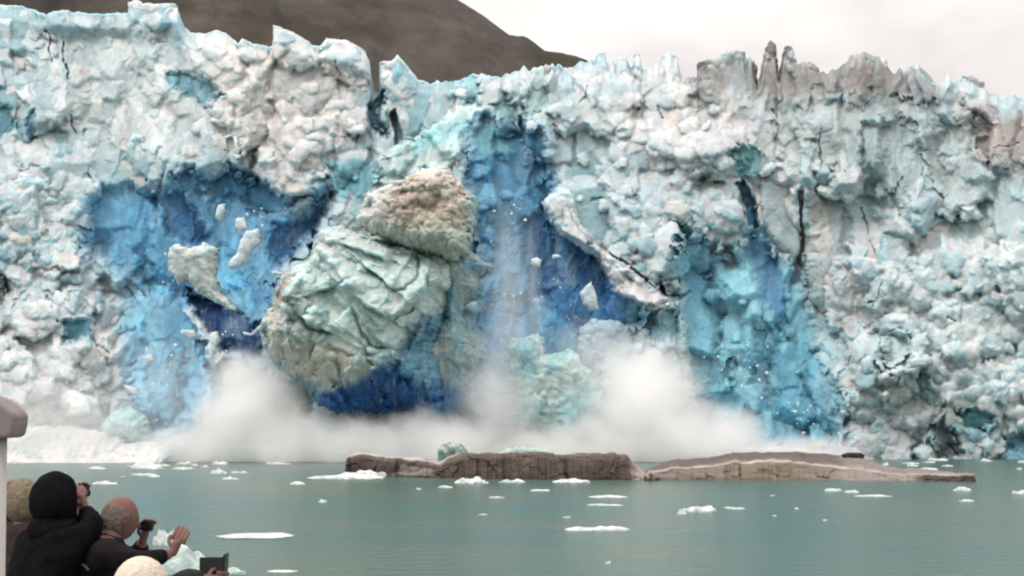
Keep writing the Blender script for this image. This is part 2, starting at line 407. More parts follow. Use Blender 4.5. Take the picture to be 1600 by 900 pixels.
class Blocks:
    """relief of overlapping angular ice blocks on a regular grid (units: decimetres); the foremost block wins"""
    def __init__(self, px1, py1, seed, warp=1.0):
        self.px1, self.py1 = px1, py1
        gx, gy = np.meshgrid(px1, py1)
        self.wx = gx + warp * (7 * fbm(gx / 40, gy / 40, 3, 200 + seed) + 4.5 * fbm(gx / 11, gy / 11, 3, 203 + seed))
        self.wy = gy + warp * (7 * fbm(gx / 40, gy / 40, 3, 230 + seed) + 4.5 * fbm(gx / 11, gy / 11, 3, 233 + seed))
        self.Z = np.full(gx.shape, -40.0) + 8 * fbm(gx / 60, gy / 60, 3, 240 + seed)
        self.ID = np.full(gx.shape, 0.5); self.TOP = np.zeros(gx.shape)
        self.rnd = random.Random(seed)
        self.st = px1[1] - px1[0]

    def z_at(self, x, y):
        i = min(max(int((y - self.py1[0]) / self.st), 0), len(self.py1) - 1); j = min(max(int((x - self.px1[0]) / self.st), 0), len(self.px1) - 1)
        return self.Z[i, j]

    def stamp(self, cx, cy, w, h, rot, z0, drop=28, tilt=0.3, top=1.0, ident=None, side=(1.2, 3.5)):
        r = self.rnd
        ext = math.hypot(w, h) * 0.5 + drop * 0.6 + 12
        j0 = max(0, int((cx - ext - self.px1[0]) / self.st)); j1 = min(len(self.px1), int((cx + ext - self.px1[0]) / self.st) + 1)
        i0 = max(0, int((cy - ext - self.py1[0]) / self.st)); i1 = min(len(self.py1), int((cy + ext - self.py1[0]) / self.st) + 1)
        if j1 - j0 < 2 or i1 - i0 < 2: return
        s = (slice(i0, i1), slice(j0, j1))
        x = self.wx[s] - cx; y = self.wy[s] - cy
        c, n = math.cos(rot), math.sin(rot)
        u = c * x + n * y; v = -n * x + c * y
        tx, ty = r.uniform(-tilt, tilt), r.uniform(-tilt * 0.6, tilt)
        front = z0 + tx * u + ty * v
        tp = z0 + (v + h * r.uniform(0.25, 0.5)) * r.uniform(0.5, 1.5) * top + r.uniform(-0.3, 0.3) * u
        le = z0 + (u + w * 0.5) * r.uniform(*side) + r.uniform(-0.3, 0.3) * v; ri = z0 + (w * 0.5 - u) * r.uniform(*side) + r.uniform(-0.3, 0.3) * v
        bo = z0 + (h * 0.5 - v) * r.uniform(1.0, 3.5)
        a = r.uniform(0, 6.283); cut = z0 + (0.36 * min(w, h) * r.uniform(0.9, 1.4) - (u * math.cos(a) + v * math.sin(a))) * r.uniform(0.5, 1.3)
        a = r.uniform(0, 6.283); cut2 = z0 + (0.42 * max(w, h) * r.uniform(0.8, 1.2) - (u * math.cos(a) + v * math.sin(a))) * r.uniform(0.7, 2)
        d = np.minimum.reduce([front, tp, le, ri, bo, cut, cut2])
        m = (d > self.Z[s]) & (d > z0 - drop)
        self.Z[s] = np.where(m, d, self.Z[s])
        self.ID[s] = np.where(m, r.random() if ident is None else ident, self.ID[s])
        self.TOP[s] = np.where(m, np.where(d >= tp - 0.01, 1.0, np.where(d >= front - 0.01, 0.0, 0.35)), self.TOP[s])

    def round_stamp(self, cx, cy, a, b, rot, z0, depth):
        """a rounded lump of ice"""
        r = self.rnd
        ext = max(a, b) * 1.15 + 4
        j0 = max(0, int((cx - ext - self.px1[0]) / self.st)); j1 = min(len(self.px1), int((cx + ext - self.px1[0]) / self.st) + 1)
        i0 = max(0, int((cy - ext - self.py1[0]) / self.st)); i1 = min(len(self.py1), int((cy + ext - self.py1[0]) / self.st) + 1)
        if j1 - j0 < 2 or i1 - i0 < 2: return
        s = (slice(i0, i1), slice(j0, j1))
        x = self.wx[s] - cx; y = self.wy[s] - cy
        c, n = math.cos(rot), math.sin(rot)
        u = (c * x + n * y) / a; v = (-n * x + c * y) / b
        q = np.clip(np.abs(u) ** 2.4 + np.abs(v) ** 2.4, 0, 1)
        d = z0 + depth * (np.sqrt(1 - q) - 0.35) + r.uniform(-.15, .25) * v * b + r.uniform(-.2, .2) * u * a
        m = (d > self.Z[s]) & (q < 1)
        self.Z[s] = np.where(m, d, self.Z[s])
        self.ID[s] = np.where(m, r.random(), self.ID[s])
        self.TOP[s] = np.where(m, sstep(0.25, 0.85, -v), self.TOP[s])

    def heap(self, size, spacing, z, prob, depth=0.6):
        r = self.rnd
        x0, x1 = self.px1[0], self.px1[-1]; y0, y1 = self.py1[0], self.py1[-1]
        pts = [(x, y) for x in np.arange(x0, x1 + spacing, spacing) for y in np.arange(y0, y1 + spacing, spacing)]
        r.shuffle(pts)
        base = self.Z.copy()
        for x, y in pts:
            x += r.uniform(-.5, .5) * spacing; y += r.uniform(-.5, .5) * spacing
            if r.random() > (prob(x, y) if callable(prob) else prob): continue
            i = min(max(int((y - self.py1[0]) / self.st), 0), len(self.py1) - 1); j = min(max(int((x - self.px1[0]) / self.st), 0), len(self.px1) - 1)
            k = size * 0.5 * math.exp(r.uniform(-.45, .5))
            self.round_stamp(x, y, k * r.uniform(.8, 1.35), k * r.uniform(.7, 1.1), r.uniform(-.6, .6), base[i, j] + r.uniform(*z), k * 2 * depth)

    def soften(self, n=1):
        for _ in range(n):
            A = np.pad(self.Z, 1, mode='edge')
            self.Z = (A[:-2, 1:-1] + A[2:, 1:-1] + A[1:-1, :-2] + A[1:-1, 2:] + 2 * A[1:-1, 1:-1]) / 6

    def level(self, w, h, dx, dy, z, prob=1.0, rot=0.2, rel=True, tilt=0.3, drop=28, box=None, top=1.0, side=(1.2, 3.5)):
        r = self.rnd
        x0, x1 = self.px1[0], self.px1[-1]; y0, y1 = self.py1[0], self.py1[-1]
        pts = [(x, y) for x in np.arange(x0, x1 + dx, dx) for y in np.arange(y0, y1 + dy, dy)]
        r.shuffle(pts)
        base = self.Z.copy()
        for x, y in pts:
            x += r.uniform(-.5, .5) * dx; y += r.uniform(-.5, .5) * dy
            p = prob(x, y) if callable(prob) else prob
            if r.random() > p: continue
            k = r.uniform(0.65, 1.5)
            b = 0
            if rel:
                i = min(max(int((y - self.py1[0]) / self.st), 0), len(self.py1) - 1); j = min(max(int((x - self.px1[0]) / self.st), 0), len(self.px1) - 1)
                b = base[i, j]
            self.stamp(x, y, w * k * r.uniform(.75, 1.3), h * k * r.uniform(.75, 1.3), r.uniform(-rot, rot), b + r.uniform(*z), drop, tilt, top, None, side)


def rough_ice(px, py, smooth, seed=0, crumble=None, size=1.0):
    """block relief for one body, metres towards the camera"""
    B = Blocks(px[0], py[:, 0], seed)
    k = size
    B.level(44 * k, 60 * k, 34 * k, 44 * k, (-20, 14), rel=False, rot=0.5)
    B.level(20 * k, 24 * k, 17 * k, 20 * k, (-6, 6), 0.7, rot=0.8)
    B.soften(1)
    if (crumble or 0) > 0.4:
        B.heap(24 * k, 17 * k, (-5, 4), 0.8); B.heap(11 * k, 9 * k, (-3, 3), 0.5)
    B.level(9 * k, 10 * k, 9 * k, 10 * k, (-3, 3.5), 0.3, rot=1.5, drop=10)
    B.soften(1)
    return (B.Z + 6) / 10 + 0.12 * fbm(px / 6, py / 6, 3, 71 + seed), B.ID, B.ID


def build_wall():
    step = 1.3
    px1 = np.arange(-160, 1761, step); nx = len(px1)
    nv = 540
    v = np.linspace(0, 1, nv)
    sky = np.interp(px1, SX, SY) + (0.8 + 1.4 * sstep(560, 700, px1)) * fbm(px1 / 6, px1 * 0, 2, 3) + 0.5 * fbm(px1 / 2.5, px1 * 0, 1, 4)
    spikes, _, _, _, sr, _, _ = worley(px1 / 15, px1 * 0 + 0.5, 9, 0.7)
    sky = sky + 3 - np.clip(1 - spikes / 0.5, 0, 1) * (3 + 13 * sr ** 2) * (0.12 + 0.75 * sstep(560, 900, px1))
    top = sky[None, :] * np.ones((nv, 1))
    soft = np.convolve(np.pad(sky, 60, mode='edge'), np.ones(121) / 121, mode='valid')[None, :]
    V = v[:, None]
    # rows follow a softened skyline low down and the true one near the top
    py_soft = BASE + (soft - BASE) * V
    w = sstep(0.72, 1.0, V)
    py = py_soft + (top - soft) * w
    px = px1[None, :] * np.ones((nv, 1))
    # --- zones
    wx = px + 12 * fbm(px / 30, py / 30, 3, 301) + 3 * fbm(px / 7, py / 7, 2, 303)
    wy = py + 12 * fbm(px / 30, py / 30, 3, 305) + 3 * fbm(px / 7, py / 7, 2, 307)
    n0 = fbm(px / 90, py / 70, 4, 401)
    smooth = np.clip(0.25 + 0.9 * fbm(px / 150, py / 110, 2, 403), 0, 0.55)
    crumble = np.clip(0.45 + 1.1 * fbm(px / 170, py / 120, 2, 405), 0, 1)
    low = sstep(380, 520, py) * (sstep(1310, 1350, px) + 1 - sstep(160, 240, px))
    crumble = np.maximum(crumble, low); smooth = smooth * (1 - low)
    smooth = smooth * (1 - sstep(140, 60, py - soft) * 0.7)
    mid = sstep(860, 900, px) * sstep(1150, 1060, px) * sstep(180, 230, py)
    crumble = np.maximum(crumble, mid); smooth = smooth * (1 - mid)
    B = Blocks(np.arange(-176, 1780, 1.3), np.arange(-30, 745, 1.3), 3)
    def sample(A):
        fx = np.clip((px - B.px1[0]) / B.st, 0, len(B.px1) - 1.01); fy = np.clip((py - B.py1[0]) / B.st, 0, len(B.py1) - 1.01)
        ix = fx.astype(int); iy = fy.astype(int); tx = fx - ix; ty = fy - iy
        return (A[iy, ix] * (1 - tx) + A[iy, ix + 1] * tx) * (1 - ty) + (A[iy + 1, ix] * (1 - tx) + A[iy + 1, ix + 1] * tx) * ty
    def rough_zone(x, y):
        k = 0.0
        if y > 400 and (x > 1310 or x < 210): k = 1.0
        elif y > 300 and x < 130: k = 0.9
        elif 870 < x < 1160 and y > 150: k = 0.85
        elif y < 330 and 330 < x < 560: k = 0.55
        elif y > 560: k = 0.7
        return k
    def blue_zone(x, y):
        return (140 < x < 520 and 300 < y < 680) or (735 < x < 960 and 200 < y < 620) or (1060 < x < 1310 and 400 < y < 700)
    B.level(84, 175, 58, 100, (-56, 24), lambda x, y: 0.5 if blue_zone(x, y) else 1.0, rot=0.18, rel=False, tilt=0.3, drop=70)
    B.level(38, 78, 34, 56, (-26, 15), lambda x, y: 0.4 if blue_zone(x, y) else 0.85, rot=0.3, drop=40)
    # rubble heaps low down: big tumbled lumps
    B.level(34, 30, 27, 24, (-16, 22), lambda x, y: 0.75 if (y > 400 and (x > 1310 or x < 210)) else 0.0, rot=1.5, drop=40)
    # fins and pillars crowding the crest
    rr = random.Random(12)
    x = 540.0
    while x < 1620:
        sy0 = float(np.interp(x, SX, SY))
        for row, (oy, hh) in enumerate(((38, 90), (80, 120))):
            if rr.random() < 0.8:
                B.stamp(x + rr.uniform(-8, 8), sy0 + oy + rr.uniform(-14, 20), rr.uniform(16, 38), hh * rr.uniform(0.8, 1.4), rr.uniform(-.16, .16), B.z_at(x, sy0 + oy) + rr.uniform(-6, 34 - 16 * row), 70, 0.25, 0.9, None, (2.0, 6.0))
        x += rr.uniform(13, 30)
    heap_zone = lambda x, y: 0.0 if blue_zone(x, y) else rough_zone(x, y)
    B.level(26, 84, 40, 70, (-10, 16), lambda x, y: 0.0 if (y > 420 or blue_zone(x, y)) else 0.5, rot=0.2, drop=45, side=(2, 6))
    B.level(20, 30, 18, 24, (-8, 8), lambda x, y: 0.10 if blue_zone(x, y) else 0.30, rot=0.5)
    B.soften(2)
    B.heap(70, 46, (-18, 14), lambda x, y: 0.8 * heap_zone(x, y), 0.45)
    B.level(30, 40, 28, 34, (-10, 8), lambda x, y: 0.85 * heap_zone(x, y), rot=0.5)
    B.level(15, 18, 15, 17, (-5, 5), lambda x, y: 0.45 * heap_zone(x, y), rot=0.9, drop=16)
    B.heap(38, 26, (-10, 8), lambda x, y: 0.38 * heap_zone(x, y), 0.45)
    B.heap(22, 15, (-6, 5), lambda x, y: 0.25 * heap_zone(x, y) + 0.03, 0.5)
    B.heap(11, 9, (-4, 3), lambda x, y: 0.14 * heap_zone(x, y) + 0.02, 0.5)
    B.level(11, 12, 11, 12, (-4, 4), lambda x, y: 0.04 if blue_zone(x, y) else 0.16, rot=1.5, drop=12)
    B.soften(1)
    r = B.ID[np.clip(((py - B.py1[0]) / B.st + .5).astype(int), 0, len(B.py1) - 1), np.clip(((px - B.px1[0]) / B.st + .5).astype(int), 0, len(B.px1) - 1)]
    rc = r; topf = sample(B.TOP)
    recess = np.zeros_like(px)
    masks = []
    for poly, sf, colr, dep, sm, st in ZONES:
        P = np.array(poly); m = 3 * sf + 14
        cols = np.where((px1 > P[:, 0].min() - m) & (px1 < P[:, 0].max() + m))[0]
        if len(cols) == 0: continue
        c0, c1 = cols[0], cols[-1] + 1
        rr = np.where((py[:, c0:c1].min(1) < P[:, 1].max() + m) & (py[:, c0:c1].max(1) > P[:, 1].min() - m))[0]
        if len(rr) == 0: continue
        r0, r1 = rr[0], rr[-1] + 1
        s = (slice(r0, r1), slice(c0, c1))
        k = 1.0 if sf > 2.5 else 0.3
        d = poly_sdf(px[s] + (wx[s] - px[s]) * k, py[s] + (wy[s] - py[s]) * k, poly) + (r[s] - 0.5) * min(22, 1.8 * sf + 1.5)
        wgt = sstep(-1.5 * sf, 1.5 * sf, d)
        masks.append((s, wgt, colr, st))
        wd = sstep(-min(sf * 1.2, 14), min(sf * 1.2, 14), d)
        recess[s] += (0.55 * dep if dep > 0 else dep) * wd
        smooth[s] = smooth[s] * (1 - wd) + sm * wd
    for pts, wd, dep in CLEFTS:
        P = np.array(pts)
        s = np.where((px > P[:, 0].min() - 20) & (px < P[:, 0].max() + 20) & (py > P[:, 1].min() - 20) & (py < P[:, 1].max() + 20))
        d = seg_dist(px[s] + 0.9 * (wx[s] - px[s]), py[s] + 0.9 * (wy[s] - py[s]), pts)
        recess[s] += 0.4 * dep * (1 - sstep(wd * 0.1, wd * 0.7, d + 1.5 * fbm(px[s] / 5, py[s] / 5, 2, 309)))
    blk = (sample(B.Z) + 14) / 10
    streak = 0.30 * fbm(wx / 10, wy / 80, 3, 81) + 0.12 * fbm(wx / 4, wy / 36, 2, 83)
    fine = 0.10 * fbm(px / 6, py / 6, 3, 71)
    rel = blk * (1 - 0.5 * smooth) + streak * smooth + fine
    t = np.clip((BASE - py) / (BASE - 60), 0, 1)
    Y = 221.0 + 26 * t ** 1.5 + 5.5 * fbm(px / 190, py / 260, 2, 411) * sstep(0, 0.25, t) + recess - rel
    # overhanging brow along the crest of the scars is carried by recess; crest itself rounds back
    Y = Y + 3.0 * sstep(0.965, 1.0, V)
    # --- colour
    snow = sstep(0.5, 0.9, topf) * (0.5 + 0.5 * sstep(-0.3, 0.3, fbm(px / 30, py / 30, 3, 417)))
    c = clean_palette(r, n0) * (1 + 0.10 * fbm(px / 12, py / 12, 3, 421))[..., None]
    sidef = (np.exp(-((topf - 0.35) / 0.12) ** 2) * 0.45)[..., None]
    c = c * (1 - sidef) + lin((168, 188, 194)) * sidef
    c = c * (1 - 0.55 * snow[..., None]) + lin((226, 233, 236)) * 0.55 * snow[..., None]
    warm = sstep(0.05, 0.5, fbm(px / 120, py / 90, 4, 431) + 0.25 * fbm(px / 10, py / 10, 2, 433))[..., None] * 0.4
    c = c * (1 - warm) + c * (lin((224, 216, 210)) / lin((222, 222, 222))) * warm
    base = c.copy()
    for s, wgt, colr, st in masks:
        var = 1 + 0.35 * fbm(wx[s] / 10, wy[s] / 34, 3, 441) + 0.30 * (rc[s] - 0.5)
        tgt = lin(colr)
        tgt = tgt * 0.84 + 0.16 * (tgt @ np.array([0.25, 0.5, 0.25])); tgt = tgt * (np.array([0.84, 1.16, 1.02]) if (colr[1] < 112 and colr[2] - colr[0] > 40) else np.array([0.92, 1.04, 1.04]) if colr[2] - colr[0] > 40 else 1.0)
        tgt = np.minimum(tgt * 1.22, 0.8)[None, None, :] * var[..., None]
        k = (wgt * st)[..., None]
        c[s] = c[s] * (1 - k) + tgt * k
    # thin pale frost streaks, plus broad patches painting soft mist over the blue scars
    fr = (sstep(0.22, 0.6, fbm(wx / 6, wy / 34, 3, 451)) * 0.22 + sstep(0.05, 0.55, fbm(px / 46, py / 60, 4, 453)) * 0.30)[..., None]
    fr = fr * np.clip((base[..., 0] - c[..., 0]) / 0.2, 0, 1)[..., None]
    c = c * (1 - fr) + lin((184, 214, 226)) * fr
    dirt = sstep(0.42, 0.62, fbm(px / 22, py / 16, 4, 461)) * sstep(0.0, 0.35, fbm(px / 160, py / 120, 2, 463))
    isblue = np.clip((base[..., 0] - c[..., 0]) / 0.25, 0, 1)
    dirt = (dirt * (1 - isblue) * 0.35)[..., None]
    c = c * (1 - dirt) + lin((150, 132, 122)) * dirt
    c = np.clip(c / KA, 0.01, 0.93)
    # --- points; then a top that runs back as a broken plateau
    X = (px - 800) * Y / F; Z = EYE + (HORIZON - py) * Y / F
    rows = [np.stack([X, Y, Z], -1)]; crow = [c]
    for k, (dy, dz) in enumerate([(1.5, -0.3), (4, -1.6), (9, -4.5), (20, -9), (45, -14), (90, -16)]):
        zz = Z[-1] * (1 - min(1, k / 3)) + (Z[-1].mean()) * min(1, k / 3) if False else Z[-1]
        sm_z = np.convolve(np.pad(zz, 10 + 10 * k, mode='edge'), np.ones(21 + 20 * k) / (21 + 20 * k), mode='valid')
        sm_y = np.convolve(np.pad(Y[-1], 10 + 10 * k, mode='edge'), np.ones(21 + 20 * k) / (21 + 20 * k), mode='valid')
        zz = np.minimum(zz - 0.2, sm_z) if k < 2 else sm_z
        rows.append(np.stack([X[-1], (sm_y if k > 1 else Y[-1]) + dy, zz + dz + (1.2 * fbm(px1 / 12, px1 * 0 + k, 2, 471) if k > 1 else 0)], -1)[None])
        crow.append(c[-1][None])
    VV = np.concatenate([a.reshape(-1, nx, 3) for a in rows], 0); CC = np.concatenate([a.reshape(-1, nx, 3) for a in crow], 0)
    ny = VV.shape[0]
    idx = np.arange(ny * nx).reshape(ny, nx)
    Fc = np.stack([idx[:-1, :-1], idx[:-1, 1:], idx[1:, 1:], idx[1:, :-1]], -1).reshape(-1, 4)
    return VV.reshape(-1, 3), Fc, CC.reshape(-1, 3), (px1, np.interp)


def wall_y(px, py):
    t = min(max((BASE - py) / (BASE - 60), 0), 1)
    return 221.0 + 26 * t ** 1.5 + 5.5 * float(fbm(np.array([px / 190.0]), np.array([py / 260.0]), 2, 411)[0]) * float(sstep(0, 0.25, t))


glacier = empty('glacier', (0, 222, 0), 'towering crevassed glacier front of white and deep blue ice standing in the sea', 'glacier')
_V, _F, _C, _ = build_wall()
np_mesh('ice_wall', _V, _F, M_ICE, glacier, _C)


# ---------------------------------------------------------------- closed ice bodies from an outline
def body(name, outline, Yc, thick, round_px, mat, parent=None, relief=None, colour=None, step=1.2, jag=3.0, seed=0, back=0.8, shape=None):
    """a closed block of ice: rounded front with relief, rounded back; size is real at distance Yc"""
    P = np.array(outline, float)
    x0, y0 = P.min(0) - 6; x1, y1 = P.max(0) + 6
    gx = np.arange(x0, x1, step); gy = np.arange(y0, y1, step)
    px, py = np.meshgrid(gx, gy)
    jx = px + jag * fbm(px / 14, py / 14, 3, 501 + seed) + 0.5 * jag * fbm(px / 4, py / 4, 2, 503 + seed)
    jy = py + jag * fbm(px / 14, py / 14, 3, 505 + seed) + 0.5 * jag * fbm(px / 4, py / 4, 2, 507 + seed)
    sd = poly_sdf(jx, jy, outline)
    keep = sd > -step * 0.75
    gyv, gxv = np.gradient(sd, step)
    g = np.hypot(gxv, gyv) + 1e-6
    out = sd < 0
    px2 = np.where(out & keep, px - sd * gxv / g / np.maximum(g, .5), px); py2 = np.where(out & keep, py - sd * gyv / g / np.maximum(g, .5), py)
    s = np.clip(sd, 0, None)
    prof = np.sqrt(np.clip(1 - (1 - np.clip(s / round_px, 0, 1)) ** 2, 0, 1))
    rel = relief(px, py) if relief is not None else 0 * px
    extra = shape(px, py) if shape is not None else 0 * px
    front = thick * prof + (rel + extra) * sstep(0, 0.5, prof)
    bk = -thick * back * prof
    k = Yc / F
    X = (px2 - 800) * k; Z = EYE + (HORIZON - py2) * k
    q = keep[:-1, :-1] & keep[:-1, 1:] & keep[1:, 1:] & keep[1:, :-1] & (np.maximum.reduce([sd[:-1, :-1], sd[:-1, 1:], sd[1:, 1:], sd[1:, :-1]]) > 0)
    ny, nx = px.shape
    idx = np.arange(ny * nx).reshape(ny, nx)
    A = np.stack([idx[:-1, :-1][q], idx[1:, :-1][q], idx[1:, 1:][q], idx[:-1, 1:][q]], -1)
    B = A[:, ::-1] + ny * nx
    VF = np.stack([X, Yc - front, Z], -1).reshape(-1, 3); VB = np.stack([X, Yc - bk, Z], -1).reshape(-1, 3)
    # share the rim
    edge_use = {}
    Fc = np.concatenate([A, B], 0)
    V = np.concatenate([VF, VB], 0)
    rim = (sd <= 0).ravel()
    remap = np.arange(2 * ny * nx); remap[ny * nx:][rim] = np.arange(ny * nx)[rim]
    Fc = remap[Fc]
    cc = colour(px, py, rel) if colour is not None else np.ones(px.shape + (3,)) * 0.8
    cc = np.clip(cc / KA, 0.01, 0.93).reshape(-1, 3)
    C2 = np.concatenate([cc, cc], 0)
    used = np.unique(Fc); m = np.zeros(len(V), np.int64); m[used] = np.arange(len(used))
    return np_mesh(name, V[used], m[Fc], mat, parent, C2[used])


def ice_relief(amp=1.0, smooth=0.0, crumble=0.5, seed=0, sc_=1.0):
    def f(px, py):
        z = px * 0
        return amp * rough_ice(px, py, smooth, seed, crumble, sc_)[0]
    return f


def mottled(main, second, third=None, seed=0, s=26):
    def f(px, py, rel):
        a = sstep(-0.25, 0.3, fbm(px / s, py / s, 4, 601 + seed))[..., None]
        c = lin(main) * (1 - a) + lin(second) * a
        if third is not None:
            b = sstep(0.12, 0.45, fbm(px / (s * .6), py / (s * .5), 4, 611 + seed))[..., None]
            c = c * (1 - b) + lin(third) * b
        return c * (1 + 0.12 * fbm(px / 5, py / 5, 2, 621 + seed))[..., None]
    return f


# seracs that stand free of the wall along its crest
SERACS = [
    ([(1088,160),(1090,98),(1108,96),(1122,94),(1132,85),(1152,85),(1162,82),(1168,110),(1172,150),(1165,175),(1110,178)], 238, 4, 16, (168,178,178), (140,134,130)),
    ([(1168,150),(1170,108),(1177,96),(1182,130),(1180,165)], 241, 2, 6, (120,112,108), (104,96,92)),
    ([(1186,150),(1190,100),(1197,74),(1202,63),(1210,71),(1214,100),(1213,150),(1200,165)], 242, 2.2, 10, (158,158,154), (132,126,122)),
    ([(1217,150),(1221,92),(1227,74),(1235,75),(1242,98),(1246,150),(1230,170)], 241, 2.2, 10, (164,168,166), (140,134,130)),
    ([(1245,200),(1243,120),(1260,98),(1278,112),(1288,160),(1280,215)], 238, 3.0, 14, (176,182,182), (148,140,136)),
    ([(1330,190),(1318,140),(1328,90),(1346,85),(1378,98),(1388,120),(1375,190),(1350,215)], 239, 3.5, 18, (158,162,160), (132,122,118)),
    ([(1386,175),(1395,120),(1410,112),(1426,103),(1445,116),(1460,135),(1462,165),(1440,195),(1410,200)], 238, 3.2, 18, (160,172,176), (122,112,106)),
    ([(592,235),(594,100),(612,97),(622,87),(634,101),(650,120),(660,160),(668,215),(640,245),(615,240)], 234, 3.2, 18, (206,212,214), (190,196,196)),
    ([(500,200),(505,70),(512,60),(545,66),(572,82),(580,120),(584,190),(560,235),(525,240)], 235, 3.4, 20, (208,210,211), (196,200,201)),
    ([(828,180),(838,118),(852,102),(866,108),(862,150),(848,185)], 240, 1.8, 10, (158,182,180), (190,196,194)),
    ([(928,140),(935,84),(946,83),(952,130),(948,150)], 247, 1.5, 7, (208,202,198), (190,186,184)),
    ([(964,140),(969,88),(979,86),(984,130),(978,150)], 246, 1.5, 6, (190,186,184), (176,172,170)),
    ([(989,140),(991,87),(999,86),(1003,140)], 246, 1.3, 5, (170,166,164), (190,186,184)),
    ([(1031,140),(1034,90),(1044,83),(1058,92),(1062,130),(1055,150)], 246, 1.8, 9, (178,190,194), (200,198,198)),
    ([(198,110),(204,6),(215,1),(228,9),(278,10),(284,40),(275,90),(240,120)], 243, 3.2, 18, (208,212,213), (196,202,204)),
    ([(426,120),(428,42),(441,46),(466,56),(488,70),(492,120),(470,150),(440,145)], 240, 2.8, 16, (212,208,206), (198,194,192)),
    ([(1495,170),(1500,120),(1514,121),(1532,132),(1536,170),(1515,185)], 240, 2.2, 12, (196,192,194), (170,166,166)),
]
for i, (pl, Y, th, rp, c1, c2) in enumerate(SERACS):
    cy_ = min(p[1] for p in pl) + 45; cx_ = sum(p[0] for p in pl) / len(pl)
    Y = wall_y(cx_, cy_) + (2.5 if Y < 246 else 6)
    body('serac', pl, Y, th, rp, M_ICE, glacier, ice_relief(0.55, 0.25, 0.2, 20 + i), mottled(c1, c2, (222, 222, 222), 20 + i), seed=i, jag=2.2)
# stacked blocks standing proud of the wall
BLOCKS = [
    ([(846,318),(872,294),(892,300),(907,350),(942,386),(988,418),(1032,452),(1060,472),(1054,488),(1028,482),(984,471),(958,450),(940,412),(906,387),(870,364)], 0, 2.6, 9, 0.5, (236,236,236), (214,222,226)),
    ([(745,168),(700,180),(640,210),(600,248),(590,280),(625,275),(690,255),(730,235),(745,205)], 0, 2.2, 16, 0.5, (206,222,226), (176,212,220)),
    ([(520,252),(545,243),(582,252),(588,285),(566,306),(535,300)], 0, 2.4, 16, 0.6, (128,178,188), (108,160,174)),
    ([(1142,236),(1165,229),(1190,238),(1195,258),(1180,272),(1150,271)], 0, 2.4, 14, 0.3, (108,160,166), (96,150,158)),
    ([(1344,640),(1365,632),(1395,630),(1435,648),(1450,690),(1440,718),(1350,718),(1342,690)], 217.5, 3.4, 26, 0.35, (196,200,202), (180,186,190)),
    ([(1472,655),(1500,640),(1545,640),(1560,660),(1545,700),(1520,714),(1488,712),(1470,690)], 217, 3.0, 22, 0.8, (186,200,204), (140,180,188)),
    ([(1555,600),(1600,590),(1660,600),(1670,680),(1640,718),(1580,716),(1560,660)], 219, 3, 22, 1.0, (204,210,214), (186,196,200)),
    ([(1358,540),(1385,520),(1415,528),(1425,560),(1400,580),(1365,575)], 223, 2.5, 18, 0.6, (176,196,198), (206,210,212)),
    ([(1316,560),(1340,552),(1356,580),(1350,640),(1325,640),(1312,600)], 221, 2.2, 14, 0.8, (206,210,212), (188,196,198)),
    ([(1255,398),(1290,392),(1325,420),(1355,455),(1365,495),(1340,515),(1300,505),(1262,470)], 225, 2.4, 26, 0.25, (190,196,198), (178,186,188)),
    ([(1184,282),(1246,286),(1249,392),(1238,408),(1214,390),(1183,346)], 228, 2.2, 9, 0.15, (204,209,212), (190,199,202)),
    ([(195,250),(210,210),(232,215),(238,245),(220,255)], 232, 1.8, 10, 0.6, (180,204,210), (210,216,218)),
    ([(10,300),(40,270),(80,280),(100,320),(70,345),(20,340)], 230, 2.4, 18, 0.9, (210,216,220), (186,200,206)),
    ([(70,560),(110,545),(140,575),(130,615),(85,620),(62,590)], 217.5, 2, 18, 0.9, (222,224,226), (196,206,212)),
    ([(130,600),(165,590),(185,625),(165,650),(132,640)], 217.5, 2, 16, 0.9, (190,204,212), (214,220,222)),
    ([(0,590),(45,575),(65,615),(45,660),(0,665)], 217, 2, 18, 0.9, (226,226,230), (206,212,218)),
    ([(905,512),(925,500),(965,502),(985,512),(992,545),(985,600),(930,600),(900,550)], 218, 2.5, 16, 0.5, (168,182,196), (186,198,208)),
    ([(988,525),(1000,512),(1020,525),(1050,535),(1060,480),(1068,510),(1080,570),(1090,640),(1050,640),(1000,610)], 218.5, 2.6, 16, 0.6, (176,190,196), (150,168,168)),
]
for i, (pl, Y, th, rp, am, c1, c2) in enumerate(BLOCKS):
    cy_ = sum(p[1] for p in pl) / len(pl); cx_ = sum(p[0] for p in pl) / len(pl)
    Y = wall_y(cx_, cy_) + 0.6 * (1 if cy_ < 560 else -0.6)
    body('ice_block', pl, Y, th, rp, M_ICE, glacier, ice_relief(0.65 * am, 0.0, 0.7, 60 + i), mottled(tuple(min(255, q + d) for q, d in zip(c1, (4, 12, 12))), tuple(min(255, q + d) for q, d in zip(c2, (2, 12, 14))), None, 60 + i, 18), seed=40 + i, jag=4)
# ================================================================ FALLING BERG
BY = 213.0
berg = empty('falling_iceberg', at(590, 660, BY), 'huge green grey iceberg with a dirty brown top breaking off the glacier above white spray', 'iceberg')


PLATE_ID = []
BERG_CRACKS = [([(590,384),(614,389),(651,396),(660,402),(712,404)], 6), ([(656,399),(661,427),(658,450),(642,464),(623,469)], 5), ([(577,422),(595,436),(623,459),(633,469)], 6),
               ([(563,473),(586,483),(614,499),(623,508)], 6), ([(530,441),(558,464),(563,473)], 4), ([(621,513),(642,499),(661,478)], 5), ([(507,469),(521,464),(539,457)], 5),
               ([(563,487),(577,520),(591,543),(619,553)], 5), ([(455,464),(467,492),(465,515)], 4), ([(675,436),(672,473)], 4), ([(545,395),(580,400),(620,420)], 4), ([(500,395),(530,410),(545,440)], 3), ([(480,500),(500,520),(540,530)], 3)]


